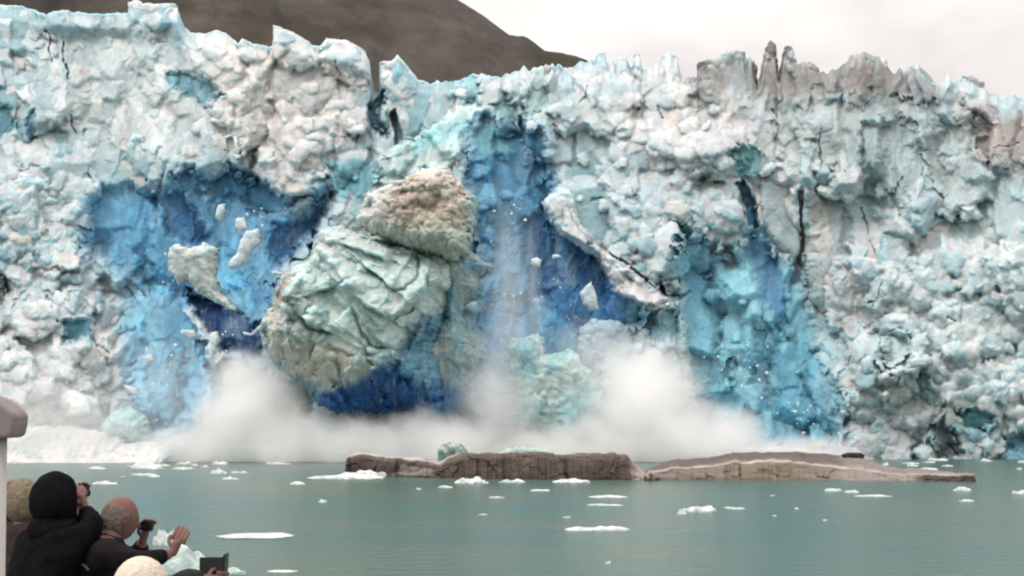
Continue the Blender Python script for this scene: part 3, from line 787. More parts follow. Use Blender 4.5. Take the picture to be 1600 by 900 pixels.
def plates(px, py):
    """slanting broken plates of the falling berg"""
    B = Blocks(px[0], py[:, 0], 700, 0.8)
    B.level(110, 90, 70, 60, (-16, 14), 1.0, rot=0.5, rel=False, tilt=0.25)
    r = B.rnd
    for x, y, w, h, a, z in [(560,395,110,42,0.25,22),(610,425,110,40,0.6,18),(575,470,130,40,0.62,26),(640,440,60,70,0.5,14),(520,420,90,60,0.1,14),(600,520,100,50,0.6,24),(560,560,120,60,0.4,10),
                             (500,470,90,60,0.3,16),(470,520,80,70,0.1,12),(655,500,60,40,0.9,10),(690,420,40,50,0.3,12),(640,385,70,28,0.35,20),(540,520,90,50,0.5,18),(480,570,90,50,0.5,8)]:
        B.stamp(x, y, w, h, a, 12 + 1.9 * (z - 12), 60, 0.22, 0.8, None, (1.5, 4))
    rough = lambda x, y: 0.8 if x < 495 or y > 560 else 0.08
    B.soften(1)
    B.heap(26, 18, (-6, 5), rough); B.heap(13, 11, (-4, 3), lambda x, y: 0.8 * rough(x, y))
    B.level(12, 11, 11, 11, (-4, 4), rough, rot=1.5, drop=12)
    jx = px + 4 * fbm(px / 12, py / 12, 3, 735); jy = py + 4 * fbm(px / 12, py / 12, 3, 737)
    for pts, wd in BERG_CRACKS:
        d = seg_dist(jx, jy, pts)
        (ax, ay), (bx, by) = pts[0], pts[-1]
        side = (bx - ax) * (jy - ay) - (by - ay) * (jx - ax)
        if bx < ax: side = -side
        ends = sstep(0, 22, np.minimum(np.hypot(jx - ax, jy - ay), np.hypot(jx - bx, jy - by)) + 4)
        up = sstep(1.5, -1.5, side / (np.hypot(bx - ax, by - ay) + 1))
        B.Z = B.Z + ends * (up * 15 * np.exp(-d / 18) - (1 - up) * (9 * np.exp(-d / 10) + 8 * (1 - sstep(0, 3.5, d))))
    PLATE_ID.append(B.ID); return 1.25 * B.Z / 10 + 0.15 * fbm(px / 7, py / 7, 3, 731)


def berg_colour(px, py, rel):
    n = fbm(px / 30, py / 30, 4, 741); f = fbm(px / 7, py / 7, 3, 743)
    jx = px + 14 * n + 4 * f; jy = py + 14 * fbm(px / 30, py / 30, 4, 745) + 4 * f
    c = 1.28 * lin((194, 212, 209)) * (0.78 + 0.36 * PLATE_ID[-1])[..., None]
    def mixin(k, col):
        nonlocal c
        k = np.clip(k, 0, 1)[..., None]; c = c * (1 - k) + lin(col) * k
    mixin(0.5 * sstep(-0.1, 0.4, n), (170, 194, 194))
    mixin(0.85 * sstep(-20, 40, poly_sdf(jx, jy, [(415,500),(440,440),(470,470),(480,530),(560,540),(600,575),(540,615),(470,610),(425,560)])), (216, 209, 196))
    mixin(0.8 * sstep(-14, 14, poly_sdf(jx, jy, [(480,380),(510,358),(560,372),(640,390),(600,410),(520,420)])), (206, 212, 210))
    mixin(0.75 * sstep(-8, 12, poly_sdf(jx, jy, [(440,440),(462,430),(478,450),(465,480),(445,470)])), (150, 130, 116))
    mixin(0.6 * sstep(0.1, 0.5, fbm(px / 12, py / 10, 3, 747)) * sstep(520, 470, px) * sstep(400, 440, py), (150, 136, 122))
    lowedge = poly_sdf(jx, jy, [(400,520),(430,555),(470,585),(540,610),(590,590),(640,530),(700,470),(760,470),(760,670),(400,670)])
    mixin(0.9 * sstep(-8, 20, lowedge), (100, 158, 186))
    mixin(0.95 * sstep(-6, 14, poly_sdf(jx, jy, [(520,610),(585,590),(625,560),(650,600),(720,610),(720,680),(500,680),(500,630)])), (52, 104, 166))
    mixin(0.95 * sstep(-5, 9, poly_sdf(jx, jy, [(640,510),(690,480),(700,500),(672,545),(640,560),(628,555)])), (92, 140, 160))
    fr = sstep(0.2, 0.5, fbm(px / 5, py / 16, 3, 749)) * 0.25
    mixin(fr, (200, 214, 218))
    return c


body('lower_block', [(410,515),(430,480),(440,450),(446,434),(460,425),(480,415),(490,395),(500,370),(515,358),(532,356),(560,366),(600,372),(625,385),(660,392),(700,400),(718,420),(716,455),(705,490),(690,540),(700,600),(722,650),(690,658),(640,645),(610,642),(560,652),(520,646),(498,634),(480,610),(455,590),(430,570),(415,545)],
     BY, 9.5, 85, M_BERG, berg, plates, berg_colour, jag=5, shape=lambda px, py: -4.5 * sstep(560, 650, py + 0.25 * (600 - px)) )


def top_colour(px, py, rel):
    c = np.ones(px.shape + (3,)) * lin((206, 196, 180))
    n = fbm(px / 14, py / 12, 4, 751)
    k = sstep(0.0, 0.35, n + 0.35 * sstep(360, 290, py) - 0.12)[..., None]
    c = c * (1 - k) + lin((228, 212, 202)) * k
    k = (sstep(0.22, 0.5, fbm(px / 9, py / 8, 3, 753)) * 0.8)[..., None]
    c = c * (1 - k) + lin((136, 114, 102)) * k
    k = (0.75 * np.clip(sstep(640, 590, px + 12 * n) + sstep(292, 272, py + 8 * n), 0, 1))[..., None]
    c = c * (1 - k) + lin((226, 226, 224)) * k
    k = (0.9 * sstep(722, 742, px + 5 * n))[..., None]
    c = c * (1 - k) + lin((186, 208, 210)) * k
    k = (0.7 * sstep(345, 375, py + 12 * n))[..., None]
    c = c * (1 - k) + lin((190, 204, 194)) * k
    return c


body('upper_block', [(560,352),(566,330),(575,306),(600,294),(640,282),(662,270),(692,264),(706,268),(722,290),(743,310),(746,332),(738,362),(732,398),(712,410),(690,402),(650,396),(618,384),(585,374)],
     BY - 4.5, 7.0, 45, M_BERG, berg, ice_relief(0.75, 0.0, 0.85, 80), top_colour, jag=5, seed=71)


def side_colour(px, py, rel):
    c = mottled((178, 196, 194), (150, 182, 190), (196, 202, 190), 90, 22)(px, py, rel)
    def mixin(c, k, col):
        k = np.clip(k, 0, 1)[..., None]; return c * (1 - k) + lin(col) * k
    n = fbm(px / 16, py / 16, 3, 755)
    c = mixin(c, 0.95 * sstep(-4, 8, poly_sdf(px + 6 * n, py + 6 * n, [(688,435),(702,428),(716,445),(714,470),(700,478),(690,465)])), (84, 150, 178))
    c = mixin(c, 0.9 * sstep(-8, 16, poly_sdf(px + 10 * n, py + 10 * n, [(660,590),(720,600),(735,620),(722,660),(655,660)])), (70, 122, 172))
    c = mixin(c, 0.5 * sstep(0.1, 0.4, fbm(px / 5, py / 30, 3, 757)), (110, 160, 184))
    return c


body('side_column', [(690,400),(712,396),(735,395),(752,405),(772,418),(766,428),(752,434),(750,462),(728,480),(726,495),(740,520),(746,555),(738,590),(732,625),(722,655),(690,660),(662,655),(650,600),(660,540),(690,500),(684,450)],
     BY + 1.0, 6.5, 34, M_BERG, berg, ice_relief(0.6, 0.45, 0.4, 84), side_colour, jag=4, seed=77)

# other pieces of ice in the air or just at the foot of the wall
def chunk(name, outline, Y, thick, rp, label, cat, c1, c2, c3=None, amp=0.6, crumble=0.8, seed=0, group=None, jag=4, s=18, mat=None):
    o = body(name, outline, Y, thick, rp, mat or M_BERG, None, ice_relief(amp, 0.0, crumble, seed), mottled(c1, c2, c3, seed, s), jag=jag, seed=seed)
    P = np.array(outline); cx = P[:, 0].mean(); by = P[:, 1].max()
    origin_to(o, at(cx, by, Y))
    return tag(o, label, cat, group)


chunk('ice_slab', [(266,388),(282,382),(300,390),(322,380),(342,388),(338,430),(345,455),(362,470),(372,486),(350,482),(325,466),(305,456),(296,436),(280,442),(268,425),(264,400)], 219, 2.2, 16,
      'pale ragged slab of ice hanging in the left deep blue scar', 'ice slab', (216,222,220), (192,206,204), (224,224,220), 0.5, 0.4, 101)
chunk('turquoise_ice', [(792,545),(800,530),(822,528),(838,518),(848,530),(850,552),(872,552),(890,545),(905,556),(910,570),(925,580),(918,610),(935,625),(955,636),(930,645),(938,672),(900,690),(840,680),(800,660),(805,620),(800,580)], 211, 4.2, 26,
      'pale turquoise chunk of ice right of the falling iceberg, half hidden in spray', 'ice chunk', (204,224,222), (150,204,210), None, 0.7, 0.95, 103, s=34)
chunk('domed_ice', [(160,665),(170,648),(190,636),(212,638),(232,650),(242,672),(244,722),(160,722)], 214, 3.5, 26,
      'rounded pale turquoise dome of ice at the waterline on the left', 'ice chunk', (176,214,216), (196,224,224), None, 0.3, 0.9, 105, jag=4)
SH = [
    ([(342,322),(352,318),(353,332),(345,346),(337,340)], 'white shard falling above the ragged pale slab'),
    ([(369,342),(380,340),(386,356),(376,366),(368,356)], 'small bright shard on top of the long tilted shard'),
    ([(384,362),(404,358),(408,378),(392,395),(378,418),(360,420),(358,410),(372,394)], 'long tilted pale shard in the middle of the left blue scar'),
    ([(905,458),(915,446),(924,440),(930,455),(937,484),(922,486),(910,476)], 'pointed white shard in front of the central deep blue scar'),
    ([(829,405),(838,401),(846,407),(843,416),(832,415)], 'small round white lump in the upper central blue scar'),
    ([(863,398),(874,397),(876,402),(864,404)], 'thin pale sliver right of the small round white lump'),
    ([(284,515),(305,515),(310,526),(296,530),(282,522)], 'flat white shard low in the left blue scar'),
    ([(328,522),(340,518),(344,532),(338,546),(330,536)], 'white fragment at the lower edge of the dark blue cleft'),
    ([(424,424),(446,425),(448,429),(424,430)], 'thin white sliver sticking out left of the falling iceberg, upper of two'),
    ([(380,518),(392,520),(410,504),(416,506),(396,524),(382,524)], 'bent white sliver left of the falling iceberg, lower of two'),
    ([(226,556),(240,554),(242,564),(230,568)], 'tiny white fragment on the blue slope at the left'),
    ([(192,600),(214,604),(222,616),(206,616)], 'white wedge above the turquoise dome'),
]
for i, (pl, lb) in enumerate(SH):
    chunk('ice_shard', pl, 215.5 - (i % 3), 0.7 if i not in (2, 3) else 1.2, 6, lb, 'ice shard', (226,230,234), (206,216,222), None, 0.15, 0.6, 120 + i, 'ice shards falling in front of the blue scars', jag=2, s=8, mat=M_BERG)

# crumbs of ice in the air, beyond counting: one object
def crumbs():
    rnd = random.Random(5)
    V = []; Fc = []
    def add(px, py, Y, s):
        c = at(px, py, Y); b = len(V)
        dirs = [(1,0,0),(-1,0,0),(0,1,0),(0,-1,0),(0,0,1),(0,0,-1)]
        for d in dirs:
            k = s * rnd.uniform(0.5, 1.2)
            V.append((c.x + d[0] * k + rnd.uniform(-.2, .2) * s, c.y + d[1] * k, c.z + d[2] * k * rnd.uniform(.7, 1.5)))
        for a, e, f in [(0,2,4),(2,1,4),(1,3,4),(3,0,4),(2,0,5),(1,2,5),(3,1,5),(0,3,5)]:
            Fc.append((b + a, b + e, b + f))
    for cx, cy, sx, sy, n in [(400,340,60,40,40),(340,420,70,80,50),(360,520,40,26,26),(250,560,50,60,60),(790,330,40,70,70),(880,450,55,50,60),(800,470,40,60,60),(1170,570,60,80,70),(1260,640,45,35,50),(920,640,50,30,60),(760,600,30,40,30),(600,640,80,14,30),(430,560,30,40,30)]:
        for _ in range(int(n * 1.2)):
            add(rnd.gauss(cx, sx * .5), cy + rnd.expovariate(1) * sy * .6 - sy * .4, rnd.uniform(208, 217), 0.035 + 0.26 * rnd.random() ** 5)
    return V, Fc
_V, _F = crumbs()
tag(np_mesh('ice_crumbs', _V, _F, M_SHARD), kind='stuff')

# foam and slush heaped at the foot of the wall, left
def foam_col(px, py, rel):
    return mottled((234, 234, 232), (214, 220, 220), None, 140, 20)(px, py, rel)
fo = body('foam', [(-40,690),(-20,668),(30,672),(70,664),(120,668),(165,676),(210,690),(250,690),(285,698),(285,712),(270,732),(120,734),(20,734),(-40,734)], 209.5, 3.0, 14, M_BERG, None, ice_relief(0.35, 0, 1.0, 141, 0.6), foam_col, jag=4, seed=141, shape=lambda px, py: 7 * (py - 664) / 50 - 1)
tag(fo, kind='stuff')
fo = body('foam', [(330,700),(420,694),(500,694),(545,702),(545,728),(430,728),(330,728)], 205, 1.0, 5, M_BERG, None, ice_relief(0.12, 0, 1.0, 142), foam_col, jag=2, seed=142)
tag(fo, kind='stuff')
fo = body('foam', [(1040,705),(1100,696),(1180,696),(1260,702),(1340,710),(1340,730),(1040,730)], 205, 1.2, 8, M_BERG, None, ice_relief(0.15, 0, 1.0, 143), foam_col, jag=2, seed=143)
tag(fo, kind='stuff')

# ================================================================ DIRTY BERGS
def dirt_mat():
    m, nt, b = new_mat('dirty_ice')
    L = nt.links.new
    tc = N(nt, 'ShaderNodeTexCoord')
    mp = N(nt, 'ShaderNodeMapping'); mp.inputs['Scale'].default_value = (0.35, 0.35, 1.6)
    L(tc.outputs['Object'], mp.inputs['Vector'])
    n = N(nt, 'ShaderNodeTexNoise', Scale=1.0, Detail=8.0, Roughness=0.65)
    L(mp.outputs[0], n.inputs['Vector'])
    at_ = N(nt, 'ShaderNodeVertexColor'); at_.layer_name = 'ice_colour'
    mr = N(nt, 'ShaderNodeMapRange'); mr.inputs[1].default_value = 0.3; mr.inputs[2].default_value = 0.72; mr.inputs[3].default_value = 0.6; mr.inputs[4].default_value = 1.4
    L(n.outputs['Fac'], mr.inputs[0])
    mx = N(nt, 'ShaderNodeMix', _data_type='RGBA', _blend_type='MULTIPLY'); mx.inputs[0].default_value = 1
    L(at_.outputs['Color'], mx.inputs[6]); L(mr.outputs[0], mx.inputs[7]); L(mx.outputs[2], b.inputs['Base Color'])
    b.inputs['Roughness'].default_value = 0.75
    bp = N(nt, 'ShaderNodeBump', Strength=0.6, Distance=0.3); L(n.outputs['Fac'], bp.inputs['Height']); L(bp.outputs['Normal'], b.inputs['Normal'])
    return m
M_DIRT = dirt_mat()


def raft(name, front, ridge, depth, label, colfn, seed, label_cat='iceberg', nx=420, ny=60):
    """a low berg: front edge (px, py at the water), height profile along it and a back that runs away from the camera.
    ridge: list of (px, height m); depth: list of (px, m)"""
    fx = np.array([p[0] for p in front], float); fy = np.array([p[1] for p in front], float)
    px = np.linspace(fx[0], fx[-1], nx)
    py = np.interp(px, fx, fy) + 0.5 * fbm(px / 12, px * 0, 3, seed)
    H = np.interp(px, [r[0] for r in ridge], [r[1] for r in ridge]) + 0.20 * fbm(px / 24, px * 0, 5, seed + 3)
    D = np.interp(px, [d[0] for d in depth], [d[1] for d in depth])
    H = np.maximum(H, 0.05)
    Yf = F * EYE / (py - HORIZON); Xf = (px - 800) * Yf / F
    s = np.linspace(0, 1, ny)[:, None]
    # section: skirt under water, steep front face up to s=.4, top slopes back, then falls to the water behind
    prof = np.interp(s[:, 0], [0, 0.05, 0.30, 0.40, 0.55, 0.9, 1.0], [-0.25, 0.0, 0.80, 0.95, 1.0, 0.75, -0.25])[:, None]
    dep = np.interp(s[:, 0], [0, 0.05, 0.30, 0.40, 0.55, 0.9, 1.0], [-0.02, 0.0, 0.05, 0.10, 0.35, 0.9, 1.0])[:, None]
    gx = px[None, :] + 0 * s; gs = s * 60 + 0 * gx
    f, r, _ = facets(gx + 6 * fbm(gx / 20, gs / 9, 3, seed), gs * 2, 60, 40, seed + 5, 0.7, 0.0)
    f2, r2, _ = facets(gx + 3 * fbm(gx / 8, gs / 5, 3, seed), gs * 2, 13, 12, seed + 7, 0.8, 0.0)
    env = np.clip((s - 0.04) / 0.1, 0, 1) * np.clip((1 - s) / 0.1, 0, 1)
    Z = prof * H[None, :] + (0.10 * f + 0.06 * f2) * env * np.minimum(H, 1.5)[None, :]
    Yg = Yf[None, :] + dep * D[None, :] - (0.30 * f + 0.16 * f2) * np.clip(1 - s / 0.45, 0, 1) * env * np.minimum(H, 1.5)[None, :]
    Xg = Xf[None, :] * (1 + 0.92 * (Yg / Yf[None, :] - 1))      # the berg widens towards its far side
    V = np.stack([Xg, Yg, Z], -1)
    # pinch both ends shut
    e = np.minimum(1, np.minimum(np.arange(nx), np.arange(nx)[::-1]) / 5.0)
    mid = V[ny // 2 - 5]
    V[..., 1] = mid[None, :, 1] + (V[..., 1] - mid[None, :, 1]) * e[None, :]
    V[..., 2] = -0.3 + (V[..., 2] + 0.3) * e[None, :]
    idx = np.arange(ny * nx).reshape(ny, nx)
    Fc = np.stack([idx[:-1, :-1], idx[:-1, 1:], idx[1:, 1:], idx[1:, :-1]], -1).reshape(-1, 4)
    C = np.clip(colfn(gx, s + 0 * gx, Z, f, r) / KA, 0.01, 0.93)
    o = np_mesh(name, V.reshape(-1, 3), Fc, M_DIRT, None, C.reshape(-1, 3))
    origin_to(o, (V[..., 0].mean(), V[..., 1].mean(), 0))
    return tag(o, label, label_cat)


def dirty1(px, s, Z, f, r):
    c = np.ones(px.shape + (3,)) * lin((84, 72, 66))
    def mixin(k, col):
        nonlocal c
        k = np.clip(k, 0, 1)[..., None]; c = c * (1 - k) + lin(col) * k
    n = fbm(px / 26, s * 9, 4, 801)
    mixin(sstep(-0.1, 0.4, n) * 0.6, (106, 92, 84))
    mixin(sstep(0.15, 0.5, fbm(px / 14, s * 14, 4, 803)) * 0.6, (84, 70, 64))
    mixin(sstep(0.48, 0.62, s) * 0.85, (196, 188, 182))                       # pale back
    left = sstep(700, 680, px)
    mixin(left * sstep(0.36, 0.46, s + 0.05 * n) * 0.9, (190, 180, 176))
    mixin(left * (1 - sstep(0.0, 0.18, np.abs(s - 0.13) * 1)) * 0.8, (62, 48, 44))
    grey = sstep(-3, 5, poly_sdf(px + 4 * n, s * 100 + 4 * n, [(612, 6), (685, 6), (672, 22), (628, 26)]))
    mixin(grey * 0.9, (150, 140, 136))
    mixin((1 - sstep(0.04, 0.085, s)) * 0.75, (52, 44, 42))                   # wet waterline
    mixin(sstep(984, 996, px + 6 * n) * 0.9, (190, 176, 168))
    return c


raft('dirty_iceberg', [(536,741),(560,742),(612,745),(700,747),(800,749),(900,750),(1000,750),(1012,750)],
     [(536,0.5),(540,2.0),(560,2.5),(600,2.3),(650,2.0),(690,1.6),(700,2.2),(722,2.75),(800,2.75),(960,2.75),(980,2.8),(990,1.9),(1000,1.2),(1012,0.4)], [(536,2),(560,9),(700,13),(960,15),(1012,3)],
     'thick brown iceberg with a steep dirt-covered side, left of the long low one', dirty1, 811)


def dirty2(px, s, Z, f, r):
    c = np.ones(px.shape + (3,)) * lin((122, 111, 103))
    def mixin(k, col):
        nonlocal c
        k = np.clip(k, 0, 1)[..., None]; c = c * (1 - k) + lin(col) * k
    n = fbm(px / 30, s * 8, 4, 821)
    mixin(sstep(0.40, 0.5, s + 0.04 * n) * 0.9, (96, 84, 78))
    mixin(sstep(0.1, 0.5, fbm(px / 12, s * 16, 4, 823)) * 0.5, (110, 94, 90))
    mixin((1 - sstep(0.0, 0.05, np.abs(s - 0.37 + 0.03 * n))) * 0.85, (206, 196, 188))
    front = sstep(1120, 1150, px) * sstep(1300, 1240, px) * sstep(0.34, 0.28, s)
    mixin(front * 0.9, (118, 108, 92))
    mixin(sstep(1300, 1340, px) * 0.5, (166, 154, 148))
    mixin((1 - sstep(0.05, 0.10, s)) * 0.6, (84, 72, 66))
    mixin(sstep(1425, 1445, px + 8 * n) * sstep(0.33, 0.26, s) * 0.9, (62, 46, 42))
    return c


raft('streaked_iceberg', [(1004,750),(1080,750),(1300,751),(1420,752),(1528,753)],
     [(1004,0.6),(1015,1.0),(1060,1.2),(1120,1.5),(1150,2.1),(1230,2.1),(1290,1.6),(1345,1.2),(1400,0.7),(1440,0.8),(1500,0.8),(1526,0.7),(1528,0.3)], [(1004,8),(1050,36),(1150,48),(1300,56),(1345,54),(1400,24),(1500,8),(1528,2)],
     'long low iceberg streaked with brown dirt, its thin end pointing right', dirty2, 831, nx=460)
chunk('dark_ice', [(1314,710),(1324,707),(1344,707),(1352,711),(1348,718),(1318,718)], 192, 0.35, 4, 'small black lump lying on top of the long streaked iceberg', 'ice lump', (48,40,40), (36,30,30), None, 0.05, 0.5, 151, jag=1, mat=M_DIRT)
chunk('green_ice', [(684,703),(692,694),(706,690),(722,694),(734,708),(734,737),(684,737)], 178, 1.0, 12, 'small rounded grey green iceberg behind the brown iceberg', 'iceberg', (142,160,150), (120,142,134), (196,204,198), 0.12, 0.7, 153, jag=1.5, s=10)
chunk('green_ice', [(768,710),(790,701),(820,697),(860,702),(877,712),(878,738),(764,738)], 176, 0.8, 8, 'low pale green hump of ice in mist behind the brown iceberg', 'iceberg', (190,204,194), (176,192,184), None, 0.08, 0.7, 155, jag=1.5, s=10)
chunk('cracked_ice', [(1006,742),(1014,735),(1026,737),(1030,746),(1020,753),(1008,752)], 152.5, 0.8, 6, 'pale broken lump between the two brown icebergs', 'ice lump', (196,180,170), (120,100,92), None, 0.15, 0.5, 157, jag=1.5, s=8, mat=M_DIRT)

# ================================================================ ICE FLOES
def floe(px, py, wpx, hpx, label, group=None, name='ice_floe', mat=None, flat=0.55, seed=0):
    X, Y = water_at(px, py)
    k = Y / F
    w = wpx * k; h = max(0.05, hpx * k)
    dp = w * flat * (0.6 + 0.8 * _r.random())
    bm = bmesh.new()
    bmesh.ops.create_icosphere(bm, subdivisions=4 if wpx > 40 else 3, radius=0.5)
    V = np.array([v.co[:] for v in bm.verts])
    ang = np.arctan2(V[:, 1], V[:, 0])
    rr = 1 + 0.35 * fbm(np.cos(ang) * 2.2 + seed * 3.1, np.sin(ang) * 2.2, 4, seed + 900)
    x = V[:, 0] * w * rr; y = V[:, 1] * dp * rr
    zz = np.sign(V[:, 2]) * np.abs(V[:, 2] * 2) ** 0.7
    top = zz > 0
    hn = 0.75 + 1.1 * fbm(x / w * 4 + seed, y / w * 4, 4, seed + 901)
    hn2, _, _ = facets(x / w * 6 + seed * 7, y / w * 6, 1.0, 1.0, seed + 905)
    z = np.where(top, zz * h * np.clip(hn + 0.35 * hn2, 0.12, 2), zz * h * 1.2)
    for v, a, b, c in zip(bm.verts, x, y, z):
        v.co = (a, b, c + 0.03)
    o = bm_obj(name, bm, mat or M_FLOE)
    o.location = (X, Y, 0)
    o.rotation_euler.z = _r.uniform(-0.15, 0.15)
    return tag(o, label, 'ice floe', group)


_r = random.Random(21)
NAMED = [
    (929,829,100,7,'broad flat white floe alone in the middle of the water'),
    (1090,800,52,11,'lumpy white floe with a raised left end, under the streaked iceberg'),
    (1150,796,26,3,'small thin floe right of the lumpy white one'),
    (1302,768,26,5,'pale floe left of a pair under the streaked iceberg'),
    (1330,770,22,4,'small pale floe between two larger ones under the streaked iceberg'),
    (1365,776,58,3,'long thin pale floe under the right half of the streaked iceberg'),
    (1504,767,26,5,'short white floe below the right tip of the streaked iceberg'),
    (545,747,120,5,'long ragged white floe in front of the brown iceberg left end'),
    (575,744,52,8,'heaped white floe against the left end of the brown iceberg'),
    (735,755,46,8,'crumbly white floe in front of the brown iceberg'),
    (697,762,22,3,'tiny floe left of the crumbly one by the brown iceberg'),
    (800,754,42,4,'thin white floe at the foot of the brown iceberg, middle one'),
    (892,754,56,4,'thin white floe at the foot of the brown iceberg, right one'),
    (843,767,34,2,'faint flat floe below the middle of the brown iceberg'),
    (776,778,22,2,'very small flat floe below the brown iceberg'),
    (165,757,40,4,'flat white floe right of the hooded person'),
    (224,743,38,4,'bright flat floe just under the left foam'),
    (232,733,50,7,'knobbly floe stacked behind a flat bright one on the left'),
    (342,740,28,6,'small knobbly white floe in the left water'),
    (360,749,26,3,'thin floe right of the small knobbly one'),
    (465,757,26,4,'small floe at the left end of the long ragged floe'),
    (504,785,12,4,'tiny lone lump of ice left of the middle of the water'),
    (1066,804,14,7,'tiny white lump left of the lumpy white floe'),
    (1510,784,24,3,'faint thin floe furthest below the right tip of the streaked iceberg'),
    (948,790,52,2,'very thin pale streak of ice above the broad flat floe'),
    (950,777,60,2,'longest thin pale streak of ice below the brown iceberg'),
    (400,838,120,1.6,'barely risen wide sheet of ice in the left water'),
    (440,894,48,2,'thin pale sliver of ice at the bottom of the photo'),
    (950,881,10,3,'tiny speck of ice near the bottom of the photo'),
    (1592,772,22,6,'small white floe at the right edge of the photo'),
]
for i, (px, py, w, h, lb) in enumerate(NAMED):
    floe(px, py, w, h, lb, None, seed=i)
near = floe(306, 896, 138, 36, 'small pale green iceberg with a white top close behind the onlookers hands', name='small_iceberg', mat=M_WETFLOE, flat=0.5, seed=77)
near['category'] = 'iceberg'
floe(262, 851, 44, 22, 'bright white lump of ice showing above the stretched arm of the balding person', name='ice_floe', seed=78, flat=0.6)
for i in range(30):
    px = _r.uniform(20, 560); py = 716 + 30 * _r.random() ** 1.6
    floe(px, py, _r.uniform(8, 34) * (0.6 if py > 735 else 1), _r.uniform(1.5, 4), 'thin white ice fragment adrift on the left water below the spray', 'ice fragments adrift below the spray', name='ice_fragment', seed=100 + i)
for i in range(12):
    px = _r.uniform(1380, 1610); py = _r.uniform(717, 736)
    floe(px, py, _r.uniform(8, 40), _r.uniform(1.5, 4), 'thin white ice fragment adrift at the foot of the glacier on the right', 'ice fragments at the right foot of the glacier', name='ice_fragment', seed=160 + i)
for i in range(8):
    px = _r.uniform(400, 1590); py = _r.uniform(762, 830)
    floe(px, py, _r.uniform(5, 16), _r.uniform(1.0, 2.2), 'tiny white ice crumb floating alone on the open green water', 'ice crumbs on the open water', name='ice_fragment', seed=190 + i)
# ================================================================ WATER
def water_mat():
    m, nt, b = new_mat('silty_water')
    L = nt.links.new
    geo = N(nt, 'ShaderNodeNewGeometry')
    mp = N(nt, 'ShaderNodeMapping'); mp.inputs['Scale'].default_value = (0.02, 0.05, 1)
    L(geo.outputs['Position'], mp.inputs['Vector'])
    n = N(nt, 'ShaderNodeTexNoise', Scale=1.0, Detail=4.0, Roughness=0.55); L(mp.outputs[0], n.inputs['Vector'])
    cr = N(nt, 'ShaderNodeValToRGB')
    e = cr.color_ramp.elements
    e[0].position = 0.40; e[0].color = (0.056, 0.118, 0.108, 1)
    e[1].position = 0.60; e[1].color = (0.082, 0.122, 0.096, 1)
    L(n.outputs['Fac'], cr.inputs['Fac']); L(cr.outputs['Color'], b.inputs['Base Color'])
    b.inputs['Roughness'].default_value = 0.22
    b.inputs['IOR'].default_value = 1.33
    b.inputs['Specular IOR Level'].default_value = 0.22
    w1 = N(nt, 'ShaderNodeTexNoise', Scale=0.9, Detail=4.0, Roughness=0.6)
    mp2 = N(nt, 'ShaderNodeMapping'); mp2.inputs['Scale'].default_value = (0.5, 1.0, 1)
    L(geo.outputs['Position'], mp2.inputs['Vector']); L(mp2.outputs[0], w1.inputs['Vector'])
    bp = N(nt, 'ShaderNodeBump', Strength=0.9, Distance=0.25)
    L(w1.outputs['Fac'], bp.inputs['Height']); L(bp.outputs['Normal'], b.inputs['Normal'])
    return m


bm = bmesh.new()
for c in [(-6000, -600, 0), (6000, -600, 0), (6000, 9000, 0), (-6000, 9000, 0)]: bm.verts.new(c)
bm.faces.new(bm.verts)
w = bm_obj('water', bm, water_mat()); tag(w, kind='structure')

# ================================================================ MOUNTAIN
def mountain_mat():
    m, nt, b = new_mat('bare_mountain')
    L = nt.links.new
    geo = N(nt, 'ShaderNodeNewGeometry')
    n = N(nt, 'ShaderNodeTexNoise', Scale=0.02, Detail=10.0, Roughness=0.72); L(geo.outputs['Position'], n.inputs['Vector'])
    n2 = N(nt, 'ShaderNodeTexNoise', Scale=0.03, Detail=6.0, Roughness=0.6); L(geo.outputs['Position'], n2.inputs['Vector'])
    cr = N(nt, 'ShaderNodeValToRGB'); e = cr.color_ramp.elements
    e[0].position = 0.36; e[0].color = (0.046, 0.040, 0.036, 1)
    e[1].position = 0.64; e[1].color = (0.105, 0.091, 0.083, 1)
    L(n.outputs['Fac'], cr.inputs['Fac'])
    mx = N(nt, 'ShaderNodeMix', _data_type='RGBA')
    mr = N(nt, 'ShaderNodeMapRange'); mr.inputs[1].default_value = 0.52; mr.inputs[2].default_value = 0.66; mr.inputs[4].default_value = 0.8
    L(n2.outputs['Fac'], mr.inputs[0]); L(mr.outputs[0], mx.inputs[0])
    L(cr.outputs['Color'], mx.inputs[6]); mx.inputs[7].default_value = (0.050, 0.048, 0.030, 1)
    L(mx.outputs[2], b.inputs['Base Color']); bp = N(nt, 'ShaderNodeBump', Strength=0.7, Distance=6.0); L(n.outputs['Fac'], bp.inputs['Height']); L(bp.outputs['Normal'], b.inputs['Normal'])
    b.inputs['Roughness'].default_value = 0.95; b.inputs['Specular IOR Level'].default_value = 0.1
    return m


